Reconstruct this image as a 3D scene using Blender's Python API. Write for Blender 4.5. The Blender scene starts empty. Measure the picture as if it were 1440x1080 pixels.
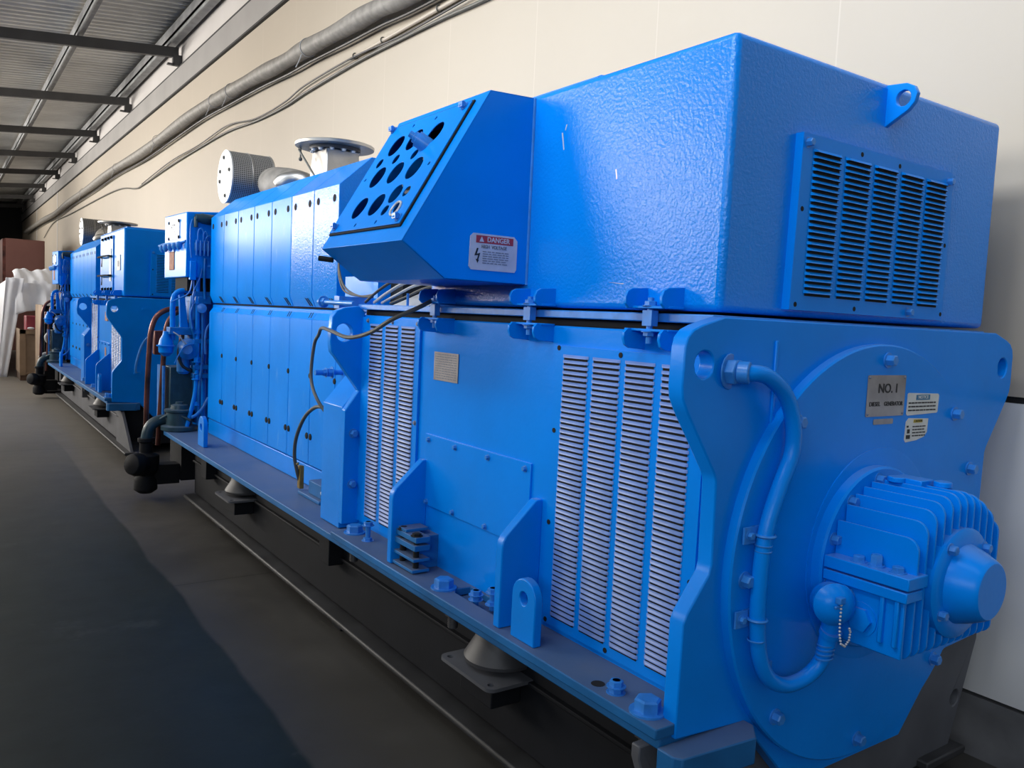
import bpy, bmesh, math, random
from mathutils import Vector, Matrix
R = math.radians
sc = bpy.context.scene
col = sc.collection

# ------------------------------------------------------------------ camera, world, light, exposure
cd = bpy.data.cameras.new('camera'); cam = bpy.data.objects.new('camera', cd); col.objects.link(cam)
cd.sensor_fit = 'HORIZONTAL'; cd.sensor_width = 36.0; cd.lens = 36.0 * 1160.07 / 1440.0
cd.clip_start = 0.05; cd.clip_end = 200
yaw, pitch, roll = 0.608628943, -0.0789120248, 0.0475356313
f = Vector((math.sin(yaw) * math.cos(pitch), math.cos(yaw) * math.cos(pitch), math.sin(pitch)))
r0 = Vector((math.cos(yaw), -math.sin(yaw), 0)); u0 = r0.cross(f)
r = math.cos(roll) * r0 + math.sin(roll) * u0
u = -math.sin(roll) * r0 + math.cos(roll) * u0
M = Matrix.Identity(4)
for i in range(3):
    M[i][0] = r[i]; M[i][1] = u[i]; M[i][2] = -f[i]
M[2][3] = 1.6
cam.matrix_world = M
sc.camera = cam

sc.view_settings.view_transform = 'Standard'
sc.view_settings.look = 'None'
sc.view_settings.gamma = 1.0
sc.view_settings.exposure = 0.0
sc.view_settings.use_curve_mapping = False

w = bpy.data.worlds.new('World'); sc.world = w; w.use_nodes = True
bg = w.node_tree.nodes['Background']
bg.inputs[0].default_value = (0.72, 0.84, 1.0, 1); bg.inputs[1].default_value = 0.12

def area(name, loc, target, sx, sy, power, colr, spread=180):
    l = bpy.data.lights.new(name, 'AREA'); l.shape = 'RECTANGLE'; l.size = sx; l.size_y = sy
    l.energy = power; l.color = colr; l.spread = R(spread)
    o = bpy.data.objects.new(name, l); col.objects.link(o); o.location = loc
    d = Vector(target) - Vector(loc)
    o.rotation_euler = d.to_track_quat('-Z', 'Y').to_euler()
    return o

# daylight through the window openings of the left wall (x = -5)
WIN = [(-5.4, -0.6, 2.4, 4.7), (0.3, 5.6, 2.4, 4.7), (7.3, 11.6, 2.4, 4.7), (14.5, 19.0, 2.4, 4.7), (22.0, 29.5, 2.4, 4.7), (33.0, 39.0, 2.4, 4.7)]  # first, unseen opening added to brighten the right wall
WRAD = [6.0, 2.4, 14.5, 26.0, 24.0, 21.0]
UP = [1.0, 2.3, 1.7, 1.8, 4.0, 4.0]
SPR = [120, 88, 125, 120, 105, 105]
WCOL = [(0.84, 0.91, 1.0), (0.80, 0.90, 1.0), (1.0, 0.93, 0.83), (1.0, 0.94, 0.86), (1.0, 0.94, 0.86), (1.0, 0.94, 0.86)]
AIM = [1.5, 3.0, 5.0, 12.0, 19.0, 33.0]
for k, (y0, y1, z0, z1) in enumerate(WIN):
    A = (y1 - y0) * (z1 - z0)
    area('window_daylight', (-4.96, (y0 + y1) / 2, (z0 + z1) / 2), (3, AIM[k], (z0 + z1) / 2 + UP[k]), y1 - y0, z1 - z0,
         WRAD[k] * A * math.pi * 0.5, WCOL[k], SPR[k])
# daylight through a translucent roof strip over the aisle
SKY = [(-2.2, -0.9, 0.4, 8.0), (0.1, 1.3, -4.0, 5.0)]
area('roof_light_daylight', (-1.55, 4.2, 5.30), (2.4, 4.2, 3.5), 7.6, 1.3, 4.3 * 1.3 * 7.6 * math.pi, (0.90, 0.95, 1.0), 74)
area('roof_light_daylight', (0.7, 0.5, 5.52), (3.2, 1.0, 3.3), 9.0, 1.2, 1.65 * 1.2 * 9.0 * math.pi, (0.84, 0.91, 1.0), 95)
# added fill for the end faces, from an unseen open end behind the photographer
area('open_end_fill', (-0.9, -5.9, 3.0), (-0.9, 5, 4.2), 8.0, 3.6, 14, (0.80, 0.90, 1.0), 130)

# ------------------------------------------------------------------ materials
def nt(name):
    m = bpy.data.materials.new(name); m.use_nodes = True
    return m, m.node_tree.nodes, m.node_tree.links, m.node_tree.nodes['Principled BSDF']

def mat(name, c, rough=0.5, metal=0.0, var=0.0, vscale=3.0, bump=0.0, bscale=120.0, spec=0.5, coat=0.0, dust=None, dust_amt=0.0, emit=None, ior=1.5):
    m, N, L, b = nt(name)
    b.inputs['Base Color'].default_value = (*c, 1)
    b.inputs['Roughness'].default_value = rough
    b.inputs['IOR'].default_value = ior
    b.inputs['Metallic'].default_value = metal
    b.inputs['Specular IOR Level'].default_value = spec
    b.inputs['Coat Weight'].default_value = coat
    tc = N.new('ShaderNodeTexCoord')
    src = None
    if var or dust:
        n = N.new('ShaderNodeTexNoise'); n.inputs['Scale'].default_value = vscale; n.inputs['Detail'].default_value = 6
        L.new(tc.outputs['Object'], n.inputs['Vector'])
        cr = N.new('ShaderNodeValToRGB')
        lo = tuple(max(0, x * (1 - var)) for x in c); hi = tuple(min(1, x * (1 + var)) for x in c)
        cr.color_ramp.elements[0].position = 0.3; cr.color_ramp.elements[0].color = (*lo, 1)
        cr.color_ramp.elements[1].position = 0.7; cr.color_ramp.elements[1].color = (*hi, 1)
        L.new(n.outputs['Fac'], cr.inputs['Fac']); src = cr.outputs['Color']
        if dust:
            g = N.new('ShaderNodeNewGeometry'); sx = N.new('ShaderNodeSeparateXYZ'); L.new(g.outputs['Normal'], sx.inputs[0])
            mr = N.new('ShaderNodeMapRange'); mr.inputs['From Min'].default_value = 0.75; mr.inputs['From Max'].default_value = 0.98
            mr.inputs['To Max'].default_value = dust_amt
            L.new(sx.outputs['Z'], mr.inputs['Value'])
            mu = N.new('ShaderNodeMath'); mu.operation = 'MULTIPLY'
            mr2 = N.new('ShaderNodeMapRange'); mr2.inputs['From Min'].default_value = 0.2; mr2.inputs['From Max'].default_value = 0.6
            mr2.inputs['To Min'].default_value = 0.5
            L.new(n.outputs['Fac'], mr2.inputs['Value'])
            L.new(mr.outputs[0], mu.inputs[0]); L.new(mr2.outputs[0], mu.inputs[1])
            mx = N.new('ShaderNodeMix'); mx.data_type = 'RGBA'; L.new(mu.outputs[0], mx.inputs['Factor'])
            L.new(src, mx.inputs[6]); mx.inputs[7].default_value = (*dust, 1); src = mx.outputs[2]
        L.new(src, b.inputs['Base Color'])
    if bump:
        n2 = N.new('ShaderNodeTexNoise'); n2.inputs['Scale'].default_value = bscale; n2.inputs['Detail'].default_value = 3
        L.new(tc.outputs['Object'], n2.inputs['Vector'])
        bp = N.new('ShaderNodeBump'); bp.inputs['Strength'].default_value = bump; bp.inputs['Distance'].default_value = 0.004
        L.new(n2.outputs['Fac'], bp.inputs['Height']); L.new(bp.outputs[0], b.inputs['Normal'])
    if emit:
        b.inputs['Emission Color'].default_value = (*emit[0], 1); b.inputs['Emission Strength'].default_value = emit[1]
    return m

BL = (0.0, 0.235, 0.84)
DUST = (0.20, 0.25, 0.36)
BLUE = mat('blue_paint', BL, 0.28, spec=0.35, ior=1.33, var=0.07, vscale=2.5, bump=0.10, bscale=60, dust=DUST, dust_amt=0.35)
BLUE_ORANGE = mat('blue_paint_orange_peel', BL, 0.20, spec=0.4, var=0.05, vscale=2.0, bump=0.5, bscale=110)
BLUE_FIX = mat('blue_fastener', (0.03, 0.22, 0.66), 0.30, var=0.15, vscale=30)
SHELF = mat('blue_dusty_shelf', (0.01, 0.13, 0.36), 0.5, spec=0.3, var=0.25, vscale=4, bump=0.1, bscale=40, dust=(0.11, 0.15, 0.24), dust_amt=0.9)
SLAT = mat('pale_louvre', (0.14, 0.24, 0.56), 0.38, var=0.12, vscale=9)  # one paler, greyer blue for the side louvre slats
DARK = mat('dark_recess', (0.004, 0.005, 0.007), 0.9)
BLACK = mat('black_frame_paint', (0.008, 0.009, 0.012), 0.65, spec=0.2, var=0.3, vscale=3, bump=0.1, bscale=30)
GREYFRAME = mat('grey_paint_and_lit_frame', (0.085, 0.088, 0.10), 0.6, var=0.2, vscale=4)
EDGE = mat('worn_frame_edge', (0.032, 0.032, 0.034), 0.5, var=0.4, vscale=6)
RUBBER = mat('mount_cap_grey', (0.042, 0.042, 0.046), 0.5, var=0.2, vscale=10)
STEEL = mat('brushed_steel', (0.50, 0.49, 0.47), 0.38, metal=0.9, var=0.15, vscale=8)
LAG = mat('grey_lagging', (0.19, 0.18, 0.165), 0.6, var=0.25, vscale=12, bump=0.5, bscale=25)
GALV = mat('pale_metal', (0.62, 0.64, 0.66), 0.42, metal=0.35, var=0.08, vscale=6)
PLATEM = mat('engraved_plate', (0.30, 0.29, 0.30), 0.35, metal=0.7, var=0.2, vscale=14)
WHITEL = mat('label_white', (0.62, 0.64, 0.62), 0.5, var=0.08, vscale=20)
SIGNW = mat('sign_white', (0.50, 0.52, 0.62), 0.4, var=0.1, vscale=20)
REDL = mat('sign_red', (0.36, 0.035, 0.05), 0.5, var=0.1, vscale=20)
INK = mat('black_ink', (0.012, 0.012, 0.015), 0.6)
INKL = mat('grey_ink', (0.16, 0.18, 0.24), 0.6)
TEALL = mat('label_blue_header', (0.03, 0.16, 0.30), 0.5)
YELL = mat('label_yellow_header', (0.55, 0.42, 0.04), 0.5)
REDPIPE = mat('rusty_red_pipe', (0.13, 0.04, 0.032), 0.33, var=0.7, vscale=5, metal=0.35)
GREYCAB = mat('grey_cable', (0.085, 0.085, 0.075), 0.5)
WHITECAB = mat('pale_wire', (0.45, 0.47, 0.50), 0.5)
BLKCAB = mat('black_cable', (0.02, 0.02, 0.02), 0.5)
BRASS = mat('yellow_tag', (0.22, 0.14, 0.03), 0.5, var=0.3, vscale=30)
RUSTM = mat('rust_patch', (0.30, 0.13, 0.09), 0.7, var=0.3, vscale=30)
TEALD = mat('dark_teal_casting', (0.02, 0.06, 0.085), 0.4, var=0.3, vscale=12, dust=DUST, dust_amt=0.3)

DBLUE = mat('shaded_blue_casting', (0.0, 0.15, 0.50), 0.35, var=0.3, vscale=14, dust=DUST, dust_amt=0.3)  # darker copy of the blue, shade between the pipes put into the colour

def scuffed():
    m = mat('blue_paint_scuffed', BL, 0.30, spec=0.3, ior=1.25, var=0.07, vscale=2.5, bump=0.12, bscale=60)
    N, L = m.node_tree.nodes, m.node_tree.links; b = N['Principled BSDF']
    src = b.inputs['Base Color'].links[0].from_socket
    tc = N.new('ShaderNodeTexCoord'); mp = N.new('ShaderNodeMapping'); mp.inputs['Scale'].default_value = (6, 9, 2.2)
    L.new(tc.outputs['Object'], mp.inputs[0])
    n = N.new('ShaderNodeTexNoise'); n.inputs['Scale'].default_value = 1.6; n.inputs['Detail'].default_value = 8; n.inputs['Roughness'].default_value = 0.7
    L.new(mp.outputs[0], n.inputs['Vector'])
    mr = N.new('ShaderNodeMapRange'); mr.inputs['From Min'].default_value = 0.60; mr.inputs['From Max'].default_value = 0.74; mr.inputs['To Max'].default_value = 0.55
    L.new(n.outputs['Fac'], mr.inputs['Value'])
    mx = N.new('ShaderNodeMix'); mx.data_type = 'RGBA'; L.new(mr.outputs[0], mx.inputs['Factor'])
    L.new(src, mx.inputs[6]); mx.inputs[7].default_value = (0.20, 0.42, 0.85, 1)
    L.new(mx.outputs[2], b.inputs['Base Color'])
    return m
SCUFF = scuffed()

def perforated():
    m, N, L, b = nt('perforated_metal')
    b.inputs['Metallic'].default_value = 0.6; b.inputs['Roughness'].default_value = 0.45
    tc = N.new('ShaderNodeTexCoord'); sp = N.new('ShaderNodeSeparateXYZ'); L.new(tc.outputs['UV'], sp.inputs[0])
    outs = []
    for k, s in (('X', 84), ('Y', 22)):
        a = N.new('ShaderNodeMath'); a.operation = 'MULTIPLY'; a.inputs[1].default_value = s; L.new(sp.outputs[k], a.inputs[0])
        fr = N.new('ShaderNodeMath'); fr.operation = 'FRACT'; L.new(a.outputs[0], fr.inputs[0])
        g = N.new('ShaderNodeMath'); g.operation = 'GREATER_THAN'; g.inputs[1].default_value = 0.42; L.new(fr.outputs[0], g.inputs[0])
        outs.append(g)
    mu = N.new('ShaderNodeMath'); mu.operation = 'MULTIPLY'; L.new(outs[0].outputs[0], mu.inputs[0]); L.new(outs[1].outputs[0], mu.inputs[1])
    mx = N.new('ShaderNodeMix'); mx.data_type = 'RGBA'; L.new(mu.outputs[0], mx.inputs['Factor'])
    mx.inputs[6].default_value = (0.42, 0.42, 0.42, 1); mx.inputs[7].default_value = (0.04, 0.04, 0.045, 1)
    L.new(mx.outputs[2], b.inputs['Base Color'])
    return m
PERF = perforated()

def wall_mat(name, c, seam, seamc, rough=0.55, pitch=1.15):
    m, N, L, b = nt(name)
    b.inputs['Roughness'].default_value = rough
    tc = N.new('ShaderNodeTexCoord'); sp = N.new('ShaderNodeSeparateXYZ'); L.new(tc.outputs['Object'], sp.inputs[0])
    a = N.new('ShaderNodeMath'); a.operation = 'DIVIDE'; a.inputs[1].default_value = pitch; L.new(sp.outputs['Y'], a.inputs[0])
    fr = N.new('ShaderNodeMath'); fr.operation = 'FRACT'; L.new(a.outputs[0], fr.inputs[0])
    g = N.new('ShaderNodeMath'); g.operation = 'LESS_THAN'; g.inputs[1].default_value = seam / pitch; L.new(fr.outputs[0], g.inputs[0])
    n = N.new('ShaderNodeTexNoise'); n.inputs['Scale'].default_value = 0.8; n.inputs['Detail'].default_value = 8; L.new(tc.outputs['Object'], n.inputs['Vector'])
    cr = N.new('ShaderNodeValToRGB'); cr.color_ramp.elements[0].color = (*[x * 0.93 for x in c], 1); cr.color_ramp.elements[1].color = (*[min(1, x * 1.05) for x in c], 1)
    L.new(n.outputs['Fac'], cr.inputs['Fac'])
    mx = N.new('ShaderNodeMix'); mx.data_type = 'RGBA'; L.new(g.outputs[0], mx.inputs['Factor']); L.new(cr.outputs[0], mx.inputs[6]); mx.inputs[7].default_value = (*seamc, 1)
    L.new(mx.outputs[2], b.inputs['Base Color'])
    return m
WALLUP = wall_mat('cream_wall_panel', (0.41, 0.36, 0.295), 0.008, (0.45, 0.40, 0.335))
WALLLOW = wall_mat('white_lower_panel', (0.62, 0.62, 0.62), 0.008, (0.5, 0.5, 0.5))
WALLTOP = mat('pale_grey_wall_top', (0.52, 0.50, 0.49), 0.6, var=0.05, vscale=1)
FASCIA = mat('grey_fascia_band', (0.30, 0.29, 0.285), 0.5, var=0.1, vscale=1.5)
JOINT = mat('black_joint', (0.01, 0.01, 0.012), 0.7)
KERB = mat('concrete_kerb', (0.13, 0.13, 0.135), 0.8, var=0.35, vscale=4, bump=0.3, bscale=20)
STEELDK = mat('dark_rafter_paint', (0.085, 0.083, 0.083), 0.55, var=0.15, vscale=3)
PURL = mat('galvanised_purlin', (0.30, 0.31, 0.32), 0.5, metal=0.3, var=0.25, vscale=5)
ROOFM = mat('corrugated_sheet', (0.72, 0.72, 0.70), 0.5, metal=0.0, var=0.2, vscale=0.9)
DARKWALL = mat('unlit_far_wall', (0.03, 0.03, 0.03), 0.8, var=0.2, vscale=1)  # darkness of the far space put into the wall colour
LEFTW = mat('grey_left_wall', (0.12, 0.12, 0.12), 0.7, var=0.1, vscale=1)

def floor_mat():
    m, N, L, b = nt('painted_concrete_floor')
    tc = N.new('ShaderNodeTexCoord'); sp = N.new('ShaderNodeSeparateXYZ'); L.new(tc.outputs['Object'], sp.inputs[0])
    def noise(s, d=6, r=0.6):
        n = N.new('ShaderNodeTexNoise'); n.inputs['Scale'].default_value = s; n.inputs['Detail'].default_value = d; n.inputs['Roughness'].default_value = r
        L.new(tc.outputs['Object'], n.inputs['Vector']); return n
    def math_(op, a, bb):
        x = N.new('ShaderNodeMath'); x.operation = op
        for i, v in ((0, a), (1, bb)):
            if v is None: continue
            if isinstance(v, (int, float)): x.inputs[i].default_value = v
            else: L.new(v, x.inputs[i])
        return x.outputs[0]
    def ramp(v, p0, c0, p1, c1):
        cr = N.new('ShaderNodeValToRGB'); cr.color_ramp.elements[0].position = p0; cr.color_ramp.elements[0].color = (*c0, 1)
        cr.color_ramp.elements[1].position = p1; cr.color_ramp.elements[1].color = (*c1, 1); L.new(v, cr.inputs['Fac']); return cr.outputs[0]
    n1 = noise(0.9); n2 = noise(5); n3 = noise(1.3, 9, 0.65)
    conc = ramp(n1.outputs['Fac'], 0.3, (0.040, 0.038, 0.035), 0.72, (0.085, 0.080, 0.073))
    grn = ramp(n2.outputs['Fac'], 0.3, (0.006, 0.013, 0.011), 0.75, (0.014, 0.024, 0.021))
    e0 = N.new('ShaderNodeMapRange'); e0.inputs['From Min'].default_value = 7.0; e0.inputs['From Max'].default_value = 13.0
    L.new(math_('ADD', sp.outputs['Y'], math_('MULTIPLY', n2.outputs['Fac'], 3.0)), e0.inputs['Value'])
    m0 = N.new('ShaderNodeMix'); m0.data_type = 'RGBA'; L.new(e0.outputs[0], m0.inputs['Factor']); L.new(conc, m0.inputs[6]); m0.inputs[7].default_value = (0.20, 0.185, 0.165, 1)  # far concrete paler: dust plus a pool of light put into the colour
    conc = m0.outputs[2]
    # pale worn streaks in the paint
    w1 = ramp(n3.outputs['Fac'], 0.60, (0, 0, 0), 0.70, (1, 1, 1))
    mw = N.new('ShaderNodeMix'); mw.data_type = 'RGBA'; L.new(math_('MULTIPLY', w1, 0.35), mw.inputs['Factor']); L.new(grn, mw.inputs[6]); mw.inputs[7].default_value = (0.11, 0.12, 0.11, 1)
    # painted aisle: x < 1.07 (wobbling edge), fading out beyond y = 8
    wob = math_('MULTIPLY', math_('SUBTRACT', noise(0.8, 3).outputs['Fac'], 0.5), 0.12)
    edge = math_('SUBTRACT', 1.07, math_('ADD', sp.outputs['X'], wob))
    e1 = N.new('ShaderNodeMapRange'); e1.inputs['From Min'].default_value = -0.012; e1.inputs['From Max'].default_value = 0.012; L.new(edge, e1.inputs['Value'])
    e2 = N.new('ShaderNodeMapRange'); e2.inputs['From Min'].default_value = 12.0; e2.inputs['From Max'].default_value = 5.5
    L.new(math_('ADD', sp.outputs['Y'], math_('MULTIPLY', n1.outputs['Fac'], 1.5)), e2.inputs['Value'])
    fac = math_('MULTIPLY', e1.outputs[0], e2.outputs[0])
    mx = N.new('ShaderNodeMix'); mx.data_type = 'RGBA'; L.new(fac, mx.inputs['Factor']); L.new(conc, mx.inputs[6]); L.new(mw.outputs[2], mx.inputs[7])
    # saw-cut joints across the floor
    yy = math_('ADD', sp.outputs['Y'], math_('MULTIPLY', n2.outputs['Fac'], 0.02))
    fr = math_('ABSOLUTE', math_('SUBTRACT', math_('FRACT', math_('DIVIDE', math_('SUBTRACT', yy, 2.32), 5.0), None), 0.5), None)
    jl = math_('LESS_THAN', fr, 0.0010)
    mj = N.new('ShaderNodeMix'); mj.data_type = 'RGBA'; L.new(math_('MULTIPLY', jl, 0.75), mj.inputs['Factor']); L.new(mx.outputs[2], mj.inputs[6]); mj.inputs[7].default_value = (0.012, 0.012, 0.012, 1)
    L.new(mj.outputs[2], b.inputs['Base Color'])
    rr = N.new('ShaderNodeMapRange'); rr.inputs['To Min'].default_value = 0.35; rr.inputs['To Max'].default_value = 0.65; L.new(n1.outputs['Fac'], rr.inputs['Value'])
    L.new(rr.outputs[0], b.inputs['Roughness'])
    b.inputs['Specular IOR Level'].default_value = 0.3
    bp = N.new('ShaderNodeBump'); bp.inputs['Strength'].default_value = 0.15; bp.inputs['Distance'].default_value = 0.01; L.new(n2.outputs['Fac'], bp.inputs['Height']); L.new(bp.outputs[0], b.inputs['Normal'])
    return m
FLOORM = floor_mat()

# ------------------------------------------------------------------ mesh builder
ORG = Vector((0, 0, 0))          # base of the thing being built (mesh coordinates are given in hall coordinates)

class MB:
    def __init__(s): s.bm = bmesh.new(); s.uv = None
    def _new(s, faces, m, smooth=False):
        for fc in faces: fc.material_index = m; fc.smooth = smooth
    def box(s, x0, x1, y0, y1, z0, z1, m=0):
        v = [s.bm.verts.new(p) for p in ((x0, y0, z0), (x1, y0, z0), (x1, y1, z0), (x0, y1, z0), (x0, y0, z1), (x1, y0, z1), (x1, y1, z1), (x0, y1, z1))]
        q = [(0, 3, 2, 1), (4, 5, 6, 7), (0, 1, 5, 4), (1, 2, 6, 5), (2, 3, 7, 6), (3, 0, 4, 7)]
        s._new([s.bm.faces.new([v[i] for i in t]) for t in q], m); return s
    def hexa(s, pts, m=0):      # eight corners, bottom ring then top ring
        v = [s.bm.verts.new(p) for p in pts]
        q = [(0, 3, 2, 1), (4, 5, 6, 7), (0, 1, 5, 4), (1, 2, 6, 5), (2, 3, 7, 6), (3, 0, 4, 7)]
        s._new([s.bm.faces.new([v[i] for i in t]) for t in q], m); return s
    def quad(s, pts, m=0):
        s._new([s.bm.faces.new([s.bm.verts.new(p) for p in pts])], m); return s
    def poly(s, out, axis, a, b, holes=(), m=0, frame=None):
        def P(p, t):
            if frame: o, e1, e2, n = frame; return o + e1 * p[0] + e2 * p[1] + n * t
            if axis == 'x': return Vector((t, p[0], p[1]))
            if axis == 'y': return Vector((p[0], t, p[1]))
            return Vector((p[0], p[1], t))
        edges = []
        for loop in [out] + list(holes):
            vs = [s.bm.verts.new(P(p, a)) for p in loop]
            edges += [s.bm.edges.new((vs[i], vs[(i + 1) % len(vs)])) for i in range(len(vs))]
        if holes:
            g = bmesh.ops.triangle_fill(s.bm, edges=edges, use_beauty=True)
            fs = [x for x in g['geom'] if isinstance(x, bmesh.types.BMFace)]
        else:
            vs = [e.verts[0] for e in edges]
            fs = [s.bm.faces.new(vs)]
        before = set(s.bm.faces)
        e = bmesh.ops.extrude_face_region(s.bm, geom=fs)
        vv = [x for x in e['geom'] if isinstance(x, bmesh.types.BMVert)]
        d = P((0, 0), b) - P((0, 0), a)
        bmesh.ops.translate(s.bm, verts=vv, vec=d)
        new = [x for x in s.bm.faces if x not in before] + [x for x in fs if x.is_valid]
        s._new(new, m)
        bmesh.ops.recalc_face_normals(s.bm, faces=[x for x in new if x.is_valid])
        return s
    def ring(s, c, ax, r, n):
        ax = Vector(ax).normalized(); t = Vector((0, 0, 1)) if abs(ax.z) < 0.9 else Vector((1, 0, 0))
        e1 = ax.cross(t).normalized(); e2 = ax.cross(e1)
        return [s.bm.verts.new(Vector(c) + (e1 * math.cos(2 * math.pi * k / n) + e2 * math.sin(2 * math.pi * k / n)) * r) for k in range(n)]
    def lathe(s, c, ax, prof, n=32, m=0, cap=True):     # prof: (distance along the axis, radius)
        c = Vector(c); ax = Vector(ax).normalized()
        rings = [s.ring(c + ax * h, ax, max(rr, 1e-4), n) for h, rr in prof]
        fs = []
        for a, b in zip(rings, rings[1:]):
            for k in range(n): fs.append(s.bm.faces.new((a[k], a[(k + 1) % n], b[(k + 1) % n], b[k])))
        s._new(fs, m, True)
        if cap:
            s._new([s.bm.faces.new(rings[0][::-1]), s.bm.faces.new(rings[-1])], m)
        return s
    def cyl(s, p0, p1, r, n=24, m=0, r1=None):
        p0 = Vector(p0); p1 = Vector(p1)
        return s.lathe(p0, p1 - p0, [(0, r), ((p1 - p0).length, r if r1 is None else r1)], n, m)
    def hexb(s, c, ax, r, h, m=0):
        c = Vector(c); ax = Vector(ax).normalized()
        s.lathe(c, ax, [(0, r * 1.35), (h * 0.15, r * 1.35)], 16, m)
        a = s.ring(c + ax * h * 0.15, ax, r, 6); b = s.ring(c + ax * h * 0.88, ax, r, 6); d = s.ring(c + ax * h, ax, r * 0.82, 6)
        fs = []
        for x, y in ((a, b), (b, d)):
            for k in range(6): fs.append(s.bm.faces.new((x[k], x[(k + 1) % 6], y[(k + 1) % 6], y[k])))
        fs.append(s.bm.faces.new(d)); s._new(fs, m); return s
    def tube(s, pts, r, n=12, m=0, sub=6, closed=False):
        P = [Vector(p) for p in pts]
        if sub > 1 and len(P) > 2:
            Q = []
            for i in range(len(P) - 1):
                a = P[max(i - 1, 0)]; b = P[i]; c = P[i + 1]; d = P[min(i + 2, len(P) - 1)]
                for k in range(sub):
                    t = k / sub
                    Q.append(0.5 * ((2 * b) + (c - a) * t + (2 * a - 5 * b + 4 * c - d) * t * t + (3 * b - a - 3 * c + d) * t ** 3))
            Q.append(P[-1]); P = Q
        rings = []; e1 = None
        for i, p in enumerate(P):
            t = (P[min(i + 1, len(P) - 1)] - P[max(i - 1, 0)]).normalized()
            if e1 is None:
                e1 = t.orthogonal().normalized()
            else:
                e1 = (e1 - t * e1.dot(t)).normalized()
            e2 = t.cross(e1)
            rr = r(i / (len(P) - 1)) if callable(r) else r
            rings.append([s.bm.verts.new(p + (e1 * math.cos(2 * math.pi * k / n) + e2 * math.sin(2 * math.pi * k / n)) * rr) for k in range(n)])
        fs = []
        for a, b in zip(rings, rings[1:]):
            for k in range(n): fs.append(s.bm.faces.new((a[k], a[(k + 1) % n], b[(k + 1) % n], b[k])))
        s._new(fs, m, True)
        s._new([s.bm.faces.new(rings[0][::-1]), s.bm.faces.new(rings[-1])], m)
        return s
    def torus(s, c, ax, R_, r_, n=28, k=8, m=0, a0=0, a1=360):
        c = Vector(c); ax = Vector(ax).normalized(); t = Vector((0, 0, 1)) if abs(ax.z) < 0.9 else Vector((1, 0, 0))
        e1 = ax.cross(t).normalized(); e2 = ax.cross(e1)
        pts = [c + (e1 * math.cos(R(a0 + (a1 - a0) * i / n)) + e2 * math.sin(R(a0 + (a1 - a0) * i / n))) * R_ for i in range(n + 1)]
        return s.tube(pts, r_, k, m, sub=1)
    def sphere(s, c, r_, m=0, seg=16, sc_=(1, 1, 1)):
        g = bmesh.ops.create_uvsphere(s.bm, u_segments=seg, v_segments=seg // 2 + 2, radius=r_)
        for v in g['verts']:
            v.co = Vector(c) + Vector((v.co.x * sc_[0], v.co.y * sc_[1], v.co.z * sc_[2]))
        fs = {fc for v in g['verts'] for fc in v.link_faces}; s._new(fs, m, True); return s
    def build(s, name, mats, parent=None, bevel=0.0, seg=2, label=None, kind=None, fix=True):
        if not isinstance(mats, (list, tuple)): mats = [mats]
        if fix: bmesh.ops.recalc_face_normals(s.bm, faces=s.bm.faces[:])
        bmesh.ops.translate(s.bm, verts=s.bm.verts[:], vec=-ORG)
        me = bpy.data.meshes.new(name); s.bm.to_mesh(me); s.bm.free()
        for m in mats: me.materials.append(m)
        me.set_sharp_from_angle(angle=R(35))
        o = bpy.data.objects.new(name, me); col.objects.link(o)
        if parent: o.parent = parent
        if bevel:
            md = o.modifiers.new('bevel', 'BEVEL'); md.width = bevel; md.segments = seg; md.limit_method = 'ANGLE'; md.angle_limit = R(35)
            md.harden_normals = False
        if label: o['label'] = label
        if kind: o['kind'] = kind
        return o

def thing(name, label, cat, base, group=None, offset=(0, 0, 0)):
    global ORG
    ORG = Vector(base)
    o = bpy.data.objects.new(name, None); col.objects.link(o); o.location = Vector(base) + Vector(offset)
    o.empty_display_size = 0.2
    o['label'] = label; o['category'] = cat
    if group: o['group'] = group
    return o
def single(o, label, cat, group=None):
    o['label'] = label; o['category'] = cat
    if group: o['group'] = group
    return o
def circ(cx, cy, r_, n=24, sx=1.0):
    return [(cx + r_ * sx * math.cos(2 * math.pi * k / n), cy + r_ * math.sin(2 * math.pi * k / n)) for k in range(n)]
def rrect(x0, x1, y0, y1, r_, n=4):
    pts = []
    for cx, cy, a in ((x1 - r_, y1 - r_, 0), (x0 + r_, y1 - r_, 90), (x0 + r_, y0 + r_, 180), (x1 - r_, y0 + r_, 270)):
        for k in range(n + 1): pts.append((cx + r_ * math.cos(R(a + 90 * k / n)), cy + r_ * math.sin(R(a + 90 * k / n))))
    return pts

def lettering(txt, size, width, pos, e1, e2, mat_, parent, name='lettering', bold=0.0):
    cu = bpy.data.curves.new('t', 'FONT'); cu.body = txt; cu.size = size; cu.align_x = 'CENTER'; cu.align_y = 'CENTER'; cu.extrude = 0.0004; cu.offset = bold
    to = bpy.data.objects.new('t', cu); col.objects.link(to)
    bpy.context.view_layer.update()
    dg = bpy.context.evaluated_depsgraph_get()
    me = bpy.data.meshes.new_from_object(to.evaluated_get(dg))
    bpy.data.objects.remove(to); bpy.data.curves.remove(cu)
    xs = [v.co.x for v in me.vertices]; wd = max(xs) - min(xs); k = width / wd if width else 1
    e1 = Vector(e1).normalized(); e2 = Vector(e2).normalized(); n = e1.cross(e2)
    for v in me.vertices:
        c = v.co.copy(); v.co = Vector(pos) + e1 * c.x * k + e2 * c.y + n * (c.z + 0.0006) - ORG
    me.materials.clear(); me.materials.append(mat_)
    o = bpy.data.objects.new(name, me); col.objects.link(o); o.parent = parent
    return o

# ------------------------------------------------------------------ the hall
def struct(mb, name, mats, **k):
    return mb.build(name, mats, kind='structure', **k)

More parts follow.
